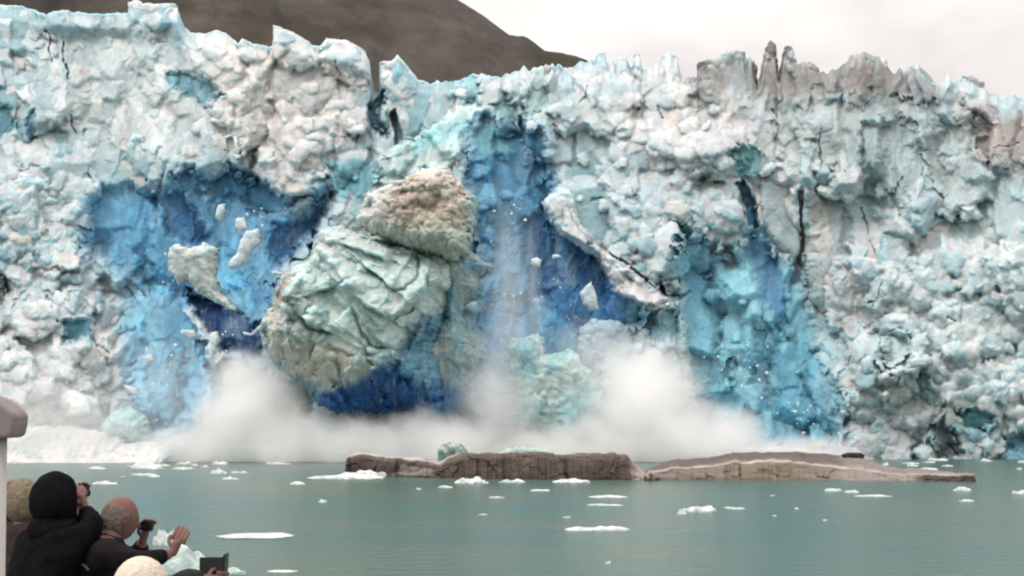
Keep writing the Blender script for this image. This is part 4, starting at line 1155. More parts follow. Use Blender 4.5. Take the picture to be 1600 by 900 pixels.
def mountain():
    Y0 = 760.0; k = Y0 / F
    sx = [(-900, -420), (-300, -300), (200, -190), (500, -90), (640, -32), (715, -2), (760, 30), (795, 53), (820, 58), (845, 75), (852, 80), (880, 84), (905, 90), (930, 99), (1000, 125), (1150, 200), (1400, 340), (1700, 560), (2000, 640)]
    xs = np.linspace(-900, 2000, 420); ys = np.linspace(-320, 420, 200)
    px, yy = np.meshgrid(xs, ys)
    ridge = EYE + (HORIZON - np.interp(px, [a for a, _ in sx], [b for _, b in sx])) * k
    X = (px - 800) * k
    d = np.abs(yy)
    gully = 26 * ridged(X / 120 + yy / 400, yy / 260, 4, 951) * sstep(10, 120, d) + 14 * fbm(X / 40, yy / 40, 4, 953) * sstep(3, 60, d)
    Z = ridge - 0.78 * d - 22 * sstep(10, 120, d) + gully + 1.2 * fbm(X / 9, yy / 30, 3, 955)
    V = np.stack([X, Y0 + yy, np.maximum(Z, -4)], -1)
    ny, nx = px.shape; idx = np.arange(ny * nx).reshape(ny, nx)
    Fc = np.stack([idx[:-1, :-1], idx[:-1, 1:], idx[1:, 1:], idx[1:, :-1]], -1).reshape(-1, 4)
    o = np_mesh('mountain', V.reshape(-1, 3), Fc, mountain_mat(), None, None, True)
    return tag(o, kind='structure')
mountain()

# ================================================================ SPRAY
def spray(name, blobs, x0, x1, z1, y0, y1, dens, col=(1.0, 0.998, 0.994), ns=0.16, warp=9.0):
    """one closed body of airborne spray: even puffs (cx, cz, rx, rz, weight) in metres, broken up by noise"""
    m = bpy.data.materials.new(name); m.use_nodes = True
    nt = m.node_tree; L = nt.links.new
    for n in list(nt.nodes): nt.nodes.remove(n)
    out = N(nt, 'ShaderNodeOutputMaterial')
    vol = N(nt, 'ShaderNodeVolumePrincipled'); vol.inputs['Color'].default_value = (*col, 1); vol.inputs['Anisotropy'].default_value = 0.1
    geo = N(nt, 'ShaderNodeNewGeometry')
    nz = N(nt, 'ShaderNodeTexNoise', Scale=ns, Detail=7.0, Roughness=0.62); L(geo.outputs['Position'], nz.inputs['Vector'])
    sub = N(nt, 'ShaderNodeVectorMath', _operation='SUBTRACT'); L(nz.outputs['Color'], sub.inputs[0]); sub.inputs[1].default_value = (0.5, 0.5, 0.5)
    scl = N(nt, 'ShaderNodeVectorMath', _operation='SCALE'); L(sub.outputs[0], scl.inputs[0]); scl.inputs['Scale'].default_value = warp
    pos = N(nt, 'ShaderNodeVectorMath', _operation='ADD'); L(geo.outputs['Position'], pos.inputs[0]); L(scl.outputs[0], pos.inputs[1])
    total = None
    for cx, cy, cz, rx, ry, rz, wt in blobs:
        a = N(nt, 'ShaderNodeVectorMath', _operation='SUBTRACT'); L(pos.outputs[0], a.inputs[0]); a.inputs[1].default_value = (cx, cy, cz)
        s = N(nt, 'ShaderNodeVectorMath', _operation='DIVIDE'); L(a.outputs[0], s.inputs[0]); s.inputs[1].default_value = (rx, ry, rz)
        ln = N(nt, 'ShaderNodeVectorMath', _operation='LENGTH'); L(s.outputs[0], ln.inputs[0])
        mr = N(nt, 'ShaderNodeMapRange', _interpolation_type='SMOOTHSTEP')
        mr.inputs[1].default_value = 1.0; mr.inputs[2].default_value = 0.05; mr.inputs[3].default_value = 0.0; mr.inputs[4].default_value = wt
        L(ln.outputs['Value'], mr.inputs[0])
        if total is None: total = mr.outputs[0]
        else:
            ad = N(nt, 'ShaderNodeMath', _operation='MAXIMUM'); L(total, ad.inputs[0]); L(mr.outputs[0], ad.inputs[1]); total = ad.outputs[0]
    mu = N(nt, 'ShaderNodeMath', _operation='MULTIPLY'); L(total, mu.inputs[0]); mu.inputs[1].default_value = dens
    L(mu.outputs[0], vol.inputs['Density']); L(vol.outputs[0], out.inputs['Volume'])
    bm = bmesh.new()
    bmesh.ops.create_cube(bm, size=1)
    for v in bm.verts:
        v.co = ((x0 if v.co.x < 0 else x1), (y0 if v.co.y < 0 else y1), (0.05 if v.co.z < 0 else z1))
    o = bm_obj(name, bm, m)
    return tag(o, kind='stuff')


def blob(px, py, rxp, rzp, wt, Y=203.5, ry=6.0):
    return (PX(px, Y), Y, PZ(py, Y), rxp * Y / F, ry, rzp * Y / F, wt)


spray('spray', [
    blob(385, 650, 105, 110, 1.0), blob(440, 700, 170, 75, 1.0), blob(320, 706, 150, 58, 0.8), blob(560, 712, 160, 74, 1.0),
    blob(690, 706, 160, 80, 1.0), blob(775, 640, 80, 150, 0.30), blob(850, 716, 170, 74, 1.0),
    blob(1000, 640, 120, 140, 0.9), blob(1060, 706, 190, 100, 1.0), blob(960, 706, 140, 84, 1.0), blob(1210, 720, 190, 44, 0.9),
    blob(795, 500, 46, 230, 0.10), blob(830, 470, 26, 200, 0.06), blob(930, 590, 120, 110, 0.12), blob(70, 680, 220, 130, 0.16), blob(250, 610, 130, 130, 0.06),
], PX(-60, 204), PX(1420, 204), PZ(310, 204), 196.0, 211.5, 0.95)

# ================================================================ SKY AND LIGHT
SUN_EL, SUN_AZ = R(54), R(225)      # high, behind the camera and a little left
wd = bpy.data.worlds.new('World'); sc.world = wd; wd.use_nodes = True
nt = wd.node_tree; L = nt.links.new
for n in list(nt.nodes): nt.nodes.remove(n)
out = N(nt, 'ShaderNodeOutputWorld')
sky = N(nt, 'ShaderNodeTexSky'); sky.sky_type = 'NISHITA'; sky.sun_disc = False
sky.sun_elevation = SUN_EL; sky.sun_rotation = SUN_AZ
b1 = N(nt, 'ShaderNodeBackground', Strength=0.10); L(sky.outputs[0], b1.inputs['Color'])
tc = N(nt, 'ShaderNodeTexCoord')
mp = N(nt, 'ShaderNodeMapping'); mp.inputs['Scale'].default_value = (3.0, 3.0, 7.0); L(tc.outputs['Generated'], mp.inputs['Vector'])
nz = N(nt, 'ShaderNodeTexNoise', Scale=2.2, Detail=5.0, Roughness=0.5); L(mp.outputs[0], nz.inputs['Vector'])
cr = N(nt, 'ShaderNodeValToRGB'); e = cr.color_ramp.elements
e[0].position = 0.36; e[0].color = (0.62, 0.565, 0.56, 1)
e[1].position = 0.62; e[1].color = (0.78, 0.745, 0.715, 1)
L(nz.outputs['Fac'], cr.inputs['Fac'])
# an overcast sky is brighter overhead than at the horizon
sx = N(nt, 'ShaderNodeSeparateXYZ'); L(tc.outputs['Generated'], sx.inputs[0])
zr = N(nt, 'ShaderNodeMapRange'); zr.inputs[1].default_value = 0.12; zr.inputs[2].default_value = 1.0; zr.inputs[3].default_value = 1.0; zr.inputs[4].default_value = 2.6
L(sx.outputs['Z'], zr.inputs[0])
b2 = N(nt, 'ShaderNodeBackground'); L(cr.outputs['Color'], b2.inputs['Color']); L(zr.outputs[0], b2.inputs['Strength'])
ms = N(nt, 'ShaderNodeMixShader'); ms.inputs[0].default_value = 0.95
L(b1.outputs[0], ms.inputs[1]); L(b2.outputs[0], ms.inputs[2]); L(ms.outputs[0], out.inputs['Surface'])

sd = bpy.data.lights.new('sun', 'SUN'); sd.energy = 1.5; sd.angle = R(18); sd.color = (1.0, 0.96, 0.9)
so = bpy.data.objects.new('sun', sd); COL.objects.link(so)
dv = Vector((math.sin(SUN_AZ) * math.cos(SUN_EL), math.cos(SUN_AZ) * math.cos(SUN_EL), math.sin(SUN_EL)))
so.rotation_euler = dv.to_track_quat('Z', 'Y').to_euler()

vs = sc.view_settings
vs.view_transform = 'Standard'; vs.look = 'None'; vs.gamma = 1.0; vs.use_curve_mapping = False; vs.exposure = 0.2
sc.cycles.volume_bounces = 32
sc.cycles.max_bounces = 32
sc.cycles.volume_step_rate = 1.0
sc.cycles.use_denoising = True
sc.cycles.caustics_reflective = False; sc.cycles.caustics_refractive = False

sc.cycles.filter_width = 2.2
# ================================================================ PEOPLE ON THE BOAT
M_SKIN = plain('skin', (0.155, 0.078, 0.064), 0.55, 0.14, 14, 0.1)  # darkened: the shade over the onlookers is put into the skin colour
M_JACK_BLACK = plain('black_jacket', (0.005, 0.005, 0.006), 0.9, 0.5, 10, 0.5, spec=0.06)
M_JACK_NAVY = plain('dark_brown_jacket', (0.009, 0.007, 0.009), 0.85, 0.5, 9, 0.6, spec=0.08)
M_JACK_GREEN = plain('dark_green_jacket', (0.012, 0.018, 0.015), 0.8, 0.4, 9, 0.5, spec=0.15)
M_JACK_BROWN = plain('maroon_jacket', (0.035, 0.022, 0.024), 0.8, 0.4, 9, 0.5, spec=0.15)
M_TROUS = plain('dark_trousers', (0.02, 0.02, 0.026), 0.85, 0.3, 12, 0.4)
M_SHOE = plain('black_shoe', (0.015, 0.014, 0.013), 0.5, 0.3, 12, 0.2)
M_BLOND = plain('blond_hair', (0.17, 0.135, 0.085), 0.6, 0.35, 40, 0.8)  # hair tone lowered to carry the same shade
M_GREYHAIR = plain('grey_hair', (0.13, 0.11, 0.095), 0.7, 0.35, 40, 0.8)  # also kept dark, with the shade in the hair colour
M_HAT = plain('cream_knit', (0.74, 0.64, 0.54), 0.9, 0.15, 60, 0.9)
M_HATBAND = plain('tan_knit', (0.40, 0.28, 0.18), 0.9, 0.3, 60, 0.9)
M_BLACKPL = plain('black_plastic', (0.012, 0.012, 0.013), 0.35, 0.3, 20, 0.05)
M_GLASS = plain('dark_lens', (0.01, 0.012, 0.02), 0.08, 0.2, 10)
M_CASE = plain('dark_green_case', (0.014, 0.020, 0.016), 0.6, 0.3, 20, 0.2)
M_SEAM = plain('grey_lining', (0.11, 0.10, 0.105), 0.8, 0.3, 20, 0.3)


def skin_mesh(chains, sub=2):
    """chains: list of [(Vector, radius), ...]; the first point of a later chain may be an index (c, i) into earlier chains"""
    bm = bmesh.new()
    made = []; rad = []
    for ch in chains:
        row = []
        for k, it in enumerate(ch):
            if isinstance(it[0], int):
                row.append(made[it[0]][it[1]]); continue
            v = bm.verts.new(it[0]); rad.append((v, it[1])); row.append(v)
        for a, b in zip(row[:-1], row[1:]):
            bm.edges.new((a, b))
        made.append(row)
    bm.verts.index_update()
    rr = {v.index: r for v, r in rad}
    me = bpy.data.meshes.new('tmp'); bm.to_mesh(me); bm.free()
    ob = bpy.data.objects.new('tmp', me); COL.objects.link(ob)
    md = ob.modifiers.new('s', 'SKIN'); md.use_smooth_shade = True
    sv = me.skin_vertices[0].data if me.skin_vertices else None
    if sv is None:
        bm = bmesh.new(); bm.from_mesh(me); bm.verts.layers.skin.verify(); bm.to_mesh(me); bm.free(); sv = me.skin_vertices[0].data
    for i in range(len(me.vertices)):
        sv[i].radius = (rr[i], rr[i]); sv[i].use_root = (i == 0)
    sb = ob.modifiers.new('u', 'SUBSURF'); sb.levels = sub; sb.render_levels = sub
    dg = bpy.context.evaluated_depsgraph_get()
    out = bpy.data.meshes.new_from_object(ob.evaluated_get(dg))
    bpy.data.objects.remove(ob); bpy.data.meshes.remove(me)
    return out


def head_bm(c, fwd, up, s=1.0, hair=False):
    """a head with brow, nose, mouth, chin and ears, centred at c"""
    right = fwd.cross(up).normalized(); fwd = up.cross(right).normalized()
    bm = bmesh.new()
    bmesh.ops.create_uvsphere(bm, u_segments=40, v_segments=28, radius=1)
    for v in bm.verts:
        x, y, z = v.co
        rx, fy, uz = 0.076, 0.097, 0.118
        if z < 0:
            rx *= 1 - 0.28 * z * z; fy *= 1 - 0.12 * z * z
            y2 = y + (0.10 * -z if y > 0 else 0.22 * -z * 1.0 - 0.05)
        else: y2 = y
        p = Vector((x * rx, y2 * fy, z * uz))
        if y > 0.3:
            b = math.exp(-((z - 0.16) / 0.1) ** 2) * math.exp(-(x / 0.55) ** 2); p.y += 0.006 * b       # brow
            for sx in (-0.42, 0.42):
                p.y -= 0.010 * math.exp(-((z - 0.02) / 0.11) ** 2 - ((x - sx) / 0.2) ** 2)                # eye sockets
                p.y += 0.005 * math.exp(-((z - 0.02) / 0.05) ** 2 - ((x - sx) / 0.11) ** 2)               # eyeballs
            p.y += 0.024 * math.exp(-((z + 0.20) / 0.12) ** 2 - (x / 0.13) ** 2) + 0.012 * math.exp(-((z + 0.05) / 0.14) ** 2 - (x / 0.1) ** 2)   # nose
            p.y += 0.006 * math.exp(-((z + 0.45) / 0.07) ** 2 - (x / 0.28) ** 2)                          # lips
            p.y -= 0.005 * math.exp(-((z + 0.46) / 0.02) ** 2 - (x / 0.25) ** 2)
            p.y += 0.008 * math.exp(-((z + 0.78) / 0.12) ** 2 - (x / 0.3) ** 2)                           # chin
        v.co = p
    for sx in (-1, 1):
        g = bmesh.ops.create_uvsphere(bm, u_segments=14, v_segments=10, radius=1)
        for v in g['verts']:
            x, y, z = v.co
            d = 0.4 if x * sx > 0.2 and (y * y + z * z) < 0.4 else 1.0
            v.co = Vector((sx * 0.078 + x * 0.010 * d + sx * max(0, -y) * 0.008, -0.008 + y * 0.019, -0.004 + z * 0.032))
    M = Matrix((right, fwd, up)).transposed()
    for v in bm.verts: v.co = c + M @ (v.co * s)
    return bm


def shell(name, parent, c, fwd, up, mat, rx, fy, uz, keep, noise=0.004, thick=0.008, off=(0, 0, 0), seed=0, freq=40):
    """hair, hood or hat: a thick shell round the head; keep(x, y, z) picks the covered part of the unit sphere"""
    right = fwd.cross(up).normalized(); f2 = up.cross(right).normalized()
    M = Matrix((right, f2, up)).transposed()
    bm = bmesh.new(); bmesh.ops.create_uvsphere(bm, u_segments=56, v_segments=40, radius=1)
    bmesh.ops.delete(bm, geom=[f for f in bm.faces if not keep(*f.calc_center_median())], context='FACES')
    for v in bm.verts:
        n = v.co.copy()
        k = 1 + noise / 0.1 * float(fbm(np.array([n.x * freq / 10 + seed]), np.array([n.z * freq / 10 + n.y * 3]), 3, 70 + seed)[0])
        v.co = c + M @ Vector((n.x * rx * k + off[0], n.y * fy * k + off[1], n.z * uz * k + off[2]))
    o = bm_obj(name, bm, mat, parent, True)
    m = o.modifiers.new('t', 'SOLIDIFY'); m.thickness = thick; m.offset = 1
    m = o.modifiers.new('u', 'SUBSURF'); m.levels = 1; m.render_levels = 1
    return o


def hand_bits(wrist, palm_dir, thumb_dir, curl_dir, curl=0.9, s=1.0):
    """palm, four unequal bent fingers and a thumb from the palm's side; returns skin chains and the palm centre"""
    d = palm_dir.normalized(); t = (thumb_dir - d * thumb_dir.dot(d)).normalized(); n = curl_dir - d * curl_dir.dot(d) - t * curl_dir.dot(t); n = n.normalized()
    out = [[(wrist - d * 0.02, 0.026 * s), (wrist + d * 0.015, 0.024 * s), (wrist + d * 0.05 * s, 0.026 * s), (wrist + d * 0.075 * s, 0.022 * s)]]
    for k, (o, ln) in enumerate([(0.030, 0.072), (0.010, 0.080), (-0.010, 0.074), (-0.029, 0.058)]):
        b = wrist + d * 0.06 * s + t * o * s * 1.1
        p = b + d * 0.030 * s; ch = [(b, 0.010 * s), (p, 0.0095 * s)]
        for j, fr in enumerate((0.42, 0.33, 0.25)):
            a = curl * (0.55 + 0.6 * j)
            p = p + (d * math.cos(a) + n * math.sin(a)) * ln * fr * s
            ch.append((p, (0.0090 - 0.0008 * j) * s))
        out.append(ch)
    b = wrist + d * 0.028 * s + t * 0.018 * s
    p1 = b + (t * 0.8 + d * 0.5 + n * 0.25).normalized() * 0.034 * s
    p2 = p1 + (d * 0.75 + t * 0.25 + n * 0.5).normalized() * 0.030 * s
    p3 = p2 + (d * 0.7 + n * 0.75).normalized() * 0.022 * s
    out.append([(b, 0.012 * s), (p1, 0.0105 * s), (p2, 0.0095 * s), (p3, 0.008 * s)])
    return out


def merge(name, parts, mat, parent, voxel=0.008, smooth_it=4, fold=0.0, seed=0):
    """join shapes into ONE continuous surface"""
    bm = bmesh.new()
    for p in parts:
        if isinstance(p, bpy.types.Mesh):
            bm.from_mesh(p); bpy.data.meshes.remove(p)
        else:
            t = bpy.data.meshes.new('t'); p.to_mesh(t); p.free(); bm.from_mesh(t); bpy.data.meshes.remove(t)
    tmp = bpy.data.meshes.new('t'); bm.to_mesh(tmp); bm.free()
    ob = bpy.data.objects.new('t', tmp); COL.objects.link(ob)
    r = ob.modifiers.new('r', 'REMESH'); r.mode = 'VOXEL'; r.voxel_size = voxel
    m = ob.modifiers.new('m', 'SMOOTH'); m.iterations = smooth_it; m.factor = 0.5
    dg = bpy.context.evaluated_depsgraph_get()
    me = bpy.data.meshes.new_from_object(ob.evaluated_get(dg))
    bpy.data.objects.remove(ob); bpy.data.meshes.remove(tmp)
    if fold:
        n = len(me.vertices)
        V = np.empty(n * 3, np.float32); me.vertices.foreach_get('co', V); V = V.reshape(-1, 3)
        Nn = np.empty(n * 3, np.float32); me.vertices.foreach_get('normal', Nn); Nn = Nn.reshape(-1, 3)
        q = fbm(V[:, 0] * 9 + V[:, 2] * 5, V[:, 2] * 14 + V[:, 1] * 7, 3, 60 + seed) + 0.6 * ridged(V[:, 0] * 7 - V[:, 2] * 8, V[:, 2] * 6 + V[:, 1] * 9, 2, 66 + seed)
        V = V + Nn * (fold * q)[:, None]
        me.vertices.foreach_set('co', V.astype(np.float32).ravel())
    me.transform(Matrix.Translation(-Vector(parent.location)))
    me.name = name; me.materials.clear(); me.materials.append(mat)
    me.polygons.foreach_set('use_smooth', [True] * len(me.polygons)); me.update()
    return link(bpy.data.objects.new(name, me), parent)


UP = Vector((0, 0, 1))
DECK = 5.95


def person(J, fwd, label, jacket, hands, head_up=UP, head_fwd=None, group=None, seated=False):
    """J: joint name -> world point"""
    fwd = fwd.normalized(); right = fwd.cross(UP).normalized()
    root = empty('person', (J['pelvis'].x, J['pelvis'].y, DECK), label, 'person')
    hf = (head_fwd or fwd).normalized()
    neck = J['neck']; head = J['head']
    core = [(J['pelvis'], .125), (J['pelvis'].lerp(J['chest'], .5), .115), (J['chest'], .13), (neck, .058), (neck.lerp(head, .55), .055)]
    chains = [core]
    for sd in ('l', 'r'):
        chains.append([(0, 2), (J['sh_' + sd], .062), (J['sh_' + sd].lerp(J['el_' + sd], .5), .050), (J['el_' + sd], .042), (J['el_' + sd].lerp(J['wr_' + sd], .4), .040), (J['wr_' + sd], .028)])
    for sd in ('l', 'r'):
        chains.append([(0, 0), (J['hip_' + sd], .088), (J['hip_' + sd].lerp(J['kn_' + sd], .5), .078), (J['kn_' + sd], .056), (J['kn_' + sd].lerp(J['an_' + sd], .35), .055), (J['an_' + sd], .038), (J['an_' + sd] + fwd * .15 - UP * .05, .03)])
    parts = [skin_mesh(chains), head_bm(head, hf, head_up)]
    for sd, h in hands.items():
        for ch in hand_bits(J['wr_' + sd], *h): parts.append(skin_mesh([ch], 2))
    merge('body', parts, M_SKIN, root, 0.0050, 2)
    jc = [[(J['pelvis'] - UP * .08, .165), (J['pelvis'].lerp(J['chest'], .35), .155), (J['chest'] - UP * .02, .160), (neck - UP * .02, .092), (neck.lerp(head, .18), .078)]]
    for sd in ('l', 'r'):
        jc.append([(0, 2), (J['sh_' + sd], .088), (J['sh_' + sd].lerp(J['el_' + sd], .5), .074), (J['el_' + sd], .066), (J['el_' + sd].lerp(J['wr_' + sd], .5), .056), (J['el_' + sd].lerp(J['wr_' + sd], .93), .044)])
    merge('jacket', [skin_mesh(jc)], jacket, root, 0.010, 3, 0.009, len(label))
    tc = [[(J['pelvis'] - UP * .02, .140), (J['pelvis'] - UP * .09, .135)]]
    for sd in ('l', 'r'):
        tc.append([(0, 1), (J['hip_' + sd] - UP * .03, .105), (J['kn_' + sd], .075), (J['an_' + sd], .058)])
    merge('trousers', [skin_mesh(tc)], M_TROUS, root, 0.012, 3, 0.006, 3)
    for sd in ('l', 'r'):
        a = J['an_' + sd]
        merge('shoe', [skin_mesh([[(a - fwd * .05 - UP * .045, .045), (a + fwd * .05 - UP * .045, .048), (a + fwd * .16 - UP * .06, .040)]])], M_SHOE, root, 0.01, 2)
    return root


def legs(J, fwd, seated=False):
    right = fwd.cross(UP).normalized(); p = J['pelvis']
    for sd, s in (('l', -1), ('r', 1)):
        hp = p + right * .095 * s - UP * .03
        J['hip_' + sd] = hp
        an = Vector((p.x, p.y, DECK + .10)) + right * .11 * s
        if seated:
            J['kn_' + sd] = hp + fwd * .42 + right * .04 * s + UP * .02
            k = J['kn_' + sd]; J['an_' + sd] = Vector((k.x, k.y, DECK + .10)) + fwd * .03
        else:
            an = an + fwd * (.05 * s)
            J['an_' + sd] = an; J['kn_' + sd] = hp.lerp(an, .5) + fwd * .05
    return J


def upper(head, fwd, lean=0.05, sit=False, drop=None):
    """torso joints under a given head centre"""
    right = fwd.cross(UP).normalized()
    J = {'head': head}
    J['neck'] = head - UP * .15 - fwd * (.03 + lean * .3)
    J['chest'] = J['neck'] - UP * .17 - fwd * (.01 + lean * .6)
    pz = DECK + (0.52 if sit else 0.88)
    J['pelvis'] = Vector((J['chest'].x, J['chest'].y, max(pz, J['chest'].z - .50) if not sit else pz)) - fwd * lean
    for sd, s in (('l', -1), ('r', 1)):
        J['sh_' + sd] = J['chest'] + right * .185 * s + UP * .09
    return J


# --- person in the black hood, holding a camera to the face
f = Vector((0.72, 0.69, 0)).normalized(); Y = 7.3
J = upper(at(90, 781, Y), f, 0.04)
J['sh_r'] = at(118, 846, 7.18); J['el_r'] = at(147, 822, 7.30); J['wr_r'] = at(132, 792, 7.40)
J['el_l'] = at(110, 850, 7.75); J['wr_l'] = at(128, 795, 7.55)
legs(J, f)
p2 = person(J, f, 'person in a black hood and black coat raising both hands to the face', M_JACK_BLACK,
            {'r': (UP * .8 - f * .1 + Vector((-.25, .3, 0)), -f, Vector((-.3, .9, 0)), 0.7), 'l': (UP, -f, Vector((0, -.8, 0)), 0.7)})
shell('hood', p2, J['head'], f, UP, M_JACK_BLACK, .105, .122, .142, lambda x, y, z: not (y > 0.62 and -0.75 < z < 0.62), 0.004, 0.012, (0, -.012, -.005), 3, 30)
shell('hood_collar', p2, J['head'] - UP * .155 - f * .02, f, UP, M_JACK_BLACK, .125, .125, .085, lambda x, y, z: z < 0.75, 0.006, 0.01, (0, 0, 0), 5, 30)
cm = empty('camera', at(124, 770, 7.55), 'small black camera held up to the hooded face', 'camera')
bm = bmesh.new(); bmesh.ops.create_cube(bm, size=1); bmesh.ops.scale(bm, verts=bm.verts, vec=(.10, .035, .062)); bmesh.ops.bevel(bm, geom=bm.edges[:], offset=.006, segments=2, affect='EDGES')
bmesh.ops.rotate(bm, verts=bm.verts, matrix=Matrix.Rotation(-0.75, 3, 'Z')); bmesh.ops.translate(bm, verts=bm.verts, vec=cm.location)
bm_obj('camera_body', bm, M_BLACKPL, cm)
bm = bmesh.new(); bmesh.ops.create_cone(bm, segments=24, radius1=.024, radius2=.022, depth=.04, cap_ends=True)
bmesh.ops.rotate(bm, verts=bm.verts, matrix=f.to_track_quat('Z', 'Y').to_matrix()); bmesh.ops.translate(bm, verts=bm.verts, vec=cm.location + f * .034)
bm_obj('lens', bm, M_GLASS, cm)

# --- balding man leaning over with a small camera
f = Vector((0.80, 0.60, 0)).normalized(); Y = 7.5
J = upper(at(188, 810, Y), f, 0.22)
J['neck'] = at(171, 842, Y - .05); J['chest'] = at(146, 872, Y - .10); J['pelvis'] = Vector((PX(98, Y), Y - .12, DECK + .86))
rt = f.cross(UP)
J['sh_r'] = at(172, 868, 7.18); J['el_r'] = at(220, 880, 7.10); J['wr_r'] = at(270, 864, 7.18)
J['sh_l'] = at(178, 862, 7.62); J['el_l'] = at(214, 876, 7.72); J['wr_l'] = at(223, 845, 7.66)
legs(J, f)
p3 = person(J, f, 'balding grey haired person in a dark jacket leaning out with one arm stretched forward', M_JACK_NAVY,
            {'r': (Vector((.35, .2, .9)), Vector((-.9, 0, .2)), Vector((.3, .9, 0)), 0.7), 'l': (UP * .9 + Vector((.25, 0, 0)), Vector((-.6, -.5, 0)), Vector((.5, -.8, 0)), 1.0)},
            head_up=(UP + f * .22).normalized(), head_fwd=(f - UP * .2))
hu = (UP + f * .22).normalized()
shell('hair', p3, J['head'], f - UP * .2, hu, M_GREYHAIR, .078, .099, .112, lambda x, y, z: (y < 0.25 + 0.3 * math.sin(9 * z + 5 * x) * .3 and -0.75 < z < 0.42 + 0.12 * math.sin(11 * x + 7 * y)) and not (y > 0.0 and z < 0.0), 0.003, 0.004, (0, -.003, 0), 9, 60)
cm = empty('camera', at(229, 822, 7.60), 'little black compact camera in the hand of the balding person', 'camera')
bm = bmesh.new(); bmesh.ops.create_cube(bm, size=1); bmesh.ops.scale(bm, verts=bm.verts, vec=(.085, .026, .052)); bmesh.ops.bevel(bm, geom=bm.edges[:], offset=.005, segments=2, affect='EDGES')
bmesh.ops.rotate(bm, verts=bm.verts, matrix=Matrix.Rotation(-0.6, 3, 'Z')); bmesh.ops.translate(bm, verts=bm.verts, vec=cm.location)
bm_obj('camera_body', bm, M_BLACKPL, cm)
bm = bmesh.new(); bmesh.ops.create_cone(bm, segments=24, radius1=.018, radius2=.016, depth=.026, cap_ends=True)
bmesh.ops.rotate(bm, verts=bm.verts, matrix=f.to_track_quat('Z', 'Y').to_matrix()); bmesh.ops.translate(bm, verts=bm.verts, vec=cm.location + f * .022)
bm_obj('lens', bm, M_GLASS, cm)
# grey collar seam on his back
rows = [(82, 851), (92, 856), (102, 862), (110, 872), (120, 879), (134, 884), (140, 892)]
bpy.context.view_layer.update()
jk = [o for o in p3.children if o.name.startswith('jacket')][0]
pts = []
for a, b in rows:
    dirn = (at(a, b, 7.0) - Vector((0, 0, EYE))).normalized()
    ok, hit, nrm, _ = jk.ray_cast(Vector((0, 0, EYE)) - p3.location, dirn)
    if ok: pts.append((hit + p3.location + nrm * .002, .009))
if len(pts) > 2: merge('jacket_trim', [skin_mesh([pts])], M_SEAM, p3, 0.005, 2)

# --- blond person mostly behind the post
f = Vector((-0.35, 0.94, 0)).normalized(); Y = 7.9
J = upper(at(36, 782, Y), f, 0.03)
J['el_r'] = J['sh_r'] - UP * .27 + f * .05; J['wr_r'] = J['el_r'] + f * .24 + UP * .05
J['sh_l'] = at(14, 836, Y); J['el_l'] = at(2, 830, 8.05); J['wr_l'] = at(14, 792, 8.05)
legs(J, f)
p1 = person(J, f, 'blond person in a dark maroon coat half hidden behind the pale post', M_JACK_BROWN,
            {'r': (f, UP, Vector((-1, 0, 0)), 0.6), 'l': (UP, Vector((1, 0, 0)), Vector((0, 1, 0)), 0.6)})
shell('hair', p1, J['head'], f, UP, M_BLOND, .092, .112, .128, lambda x, y, z: (y < 0.35 or z > 0.62) and z > -0.95, 0.005, 0.008, (0, -.006, -.008), 13, 50)

# --- seated person in a cream knit hat, nearest
f = Vector((0.72, 0.69, 0)).normalized(); Y = 6.4
J = upper(at(221, 921, Y), f, 0.10, sit=True)
J['sh_r'] = at(262, 985, 6.25); J['el_r'] = at(282, 908, 6.50); J['wr_r'] = at(316, 904, 6.70)
J['el_l'] = at(245, 1010, 6.8); J['wr_l'] = at(300, 960, 6.98)
legs(J, f, True)
p4 = person(J, f, 'person in a cream knit hat at the bottom of the photo, dark green sleeve raised', M_JACK_GREEN,
            {'r': (Vector((.75, .3, -.1)), UP, Vector((0, .9, .1)), 0.9), 'l': (Vector((.6, -.2, .3)), UP, Vector((.3, -.9, 0)), 0.9)})
shell('knit_hat', p4, J['head'], f, UP, M_HAT, .104, .122, .140, lambda x, y, z: z > 0.05, 0.003, 0.010, (0, -.004, .002), 17, 120)
shell('hat_band', p4, J['head'], f, UP, M_HATBAND, .106, .124, .140, lambda x, y, z: -0.12 < z < 0.14, 0.003, 0.012, (0, -.004, .004), 19, 120)
shell('hair', p4, J['head'], f, UP, M_BLOND, .088, .106, .124, lambda x, y, z: y < 0.1 and -0.9 < z < 0.2, 0.010, 0.006, (0, -.006, 0), 23, 70)
tb = empty('tablet', at(332, 905, 6.74), 'dark green folding case held up at the end of the raised sleeve', 'tablet case')
bm = bmesh.new(); bmesh.ops.create_cube(bm, size=1); bmesh.ops.scale(bm, verts=bm.verts, vec=(.118, .012, .205)); bmesh.ops.bevel(bm, geom=bm.edges[:], offset=.004, segments=2, affect='EDGES')
bmesh.ops.translate(bm, verts=bm.verts, vec=at(331, 904, 6.74)); bm_obj('case_back', bm, M_CASE, tb)
bm = bmesh.new(); bmesh.ops.create_cube(bm, size=1); bmesh.ops.scale(bm, verts=bm.verts, vec=(.010, .10, .235)); bmesh.ops.bevel(bm, geom=bm.edges[:], offset=.003, segments=2, affect='EDGES')
bmesh.ops.rotate(bm, verts=bm.verts, matrix=Matrix.Rotation(0.06, 3, 'Y')); bmesh.ops.translate(bm, verts=bm.verts, vec=at(351, 903, 6.79)); bm_obj('case_cover', bm, M_BLACKPL, tb)

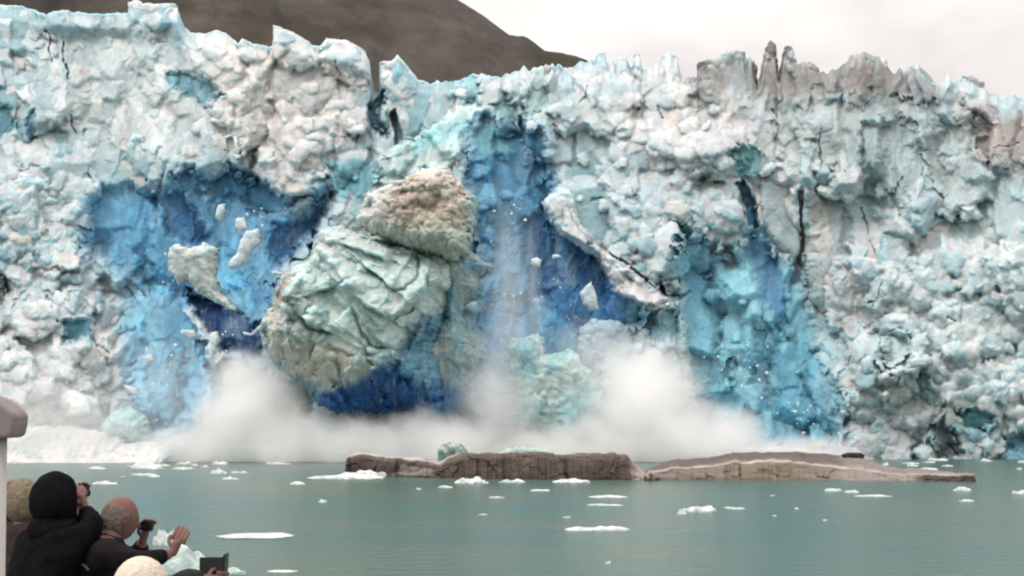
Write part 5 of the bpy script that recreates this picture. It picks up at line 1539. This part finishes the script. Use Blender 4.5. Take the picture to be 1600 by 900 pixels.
# ================================================================ BOAT
boat = empty('tour_boat', (-1.5, 5, DECK), 'tour boat deck edge whose pale grey post stands at the left edge of the photo', 'boat')
M_POST = plain('grey_paint', (0.42, 0.40, 0.385), 0.5, 0.12, 3.0, 0.05)
M_CAP = plain('mauve_grey_paint', (0.20, 0.165, 0.165), 0.45, 0.2, 3.0, 0.05)
M_DECK = plain('deck_paint', (0.22, 0.23, 0.24), 0.7, 0.2, 6.0, 0.2)
PYD = 5.0
bm = bmesh.new()
bmesh.ops.create_cone(bm, segments=32, radius1=.056, radius2=.056, depth=1.0, cap_ends=True)
zt, zb = PZ(676, PYD), DECK
for v in bm.verts:
    t = v.co.z + .5
    v.co = Vector((v.co.x + PX(4, PYD) - .060 - .012 + 0.030 * t, v.co.y + PYD, zb + (zt - zb) * t))
bm_obj('post', bm, M_POST, boat, True)
# the lamp-like housing on top of the post: profile with sloping roof and tucked underside
prof = [(-60, 606), (0, 621), (10, 627), (22, 636), (33, 645), (35.5, 652), (34.5, 664), (31, 680), (22, 684), (-60, 686)]
bm = bmesh.new(); lay = []
for dy in (-.075, -.06, .06, .075):
    k = 0.93 if abs(dy) > .07 else 1
    row = []
    for a, b in prof:
        c = at(a, b, PYD); m = at(-20, 655, PYD)
        q = m + (c - m) * k; row.append(bm.verts.new((q.x, PYD + dy, q.z)))
    lay.append(row)
for r0, r1 in zip(lay[:-1], lay[1:]):
    for i in range(len(prof)): bm.faces.new((r0[i], r0[(i + 1) % len(prof)], r1[(i + 1) % len(prof)], r1[i]))
bm.faces.new(lay[0][::-1]); bm.faces.new(lay[-1])
bmesh.ops.recalc_face_normals(bm, faces=bm.faces)
o = bm_obj('post_cap', bm, M_CAP, boat); bv = o.modifiers.new('b', 'BEVEL'); bv.width = .008; bv.segments = 2
def box(name, c, s, mat, parent, bev=.01):
    bm = bmesh.new(); bmesh.ops.create_cube(bm, size=1); bmesh.ops.scale(bm, verts=bm.verts, vec=s); bmesh.ops.bevel(bm, geom=bm.edges[:], offset=bev, segments=2, affect='EDGES')
    bmesh.ops.translate(bm, verts=bm.verts, vec=c); return bm_obj(name, bm, mat, parent)
box('deck', (-1.7, 4.4, DECK - .06), (5.0, 8.8, .12), M_DECK, boat)
box('hull', (-1.7, 4.4, (DECK - .12) / 2 - .4), (4.9, 8.7, DECK - .12 + .8), M_POST, boat, .05)
box('bench', (PX(215, 6.3) - .05, 6.25, DECK + .20), (.9, .42, .40), M_DECK, boat)
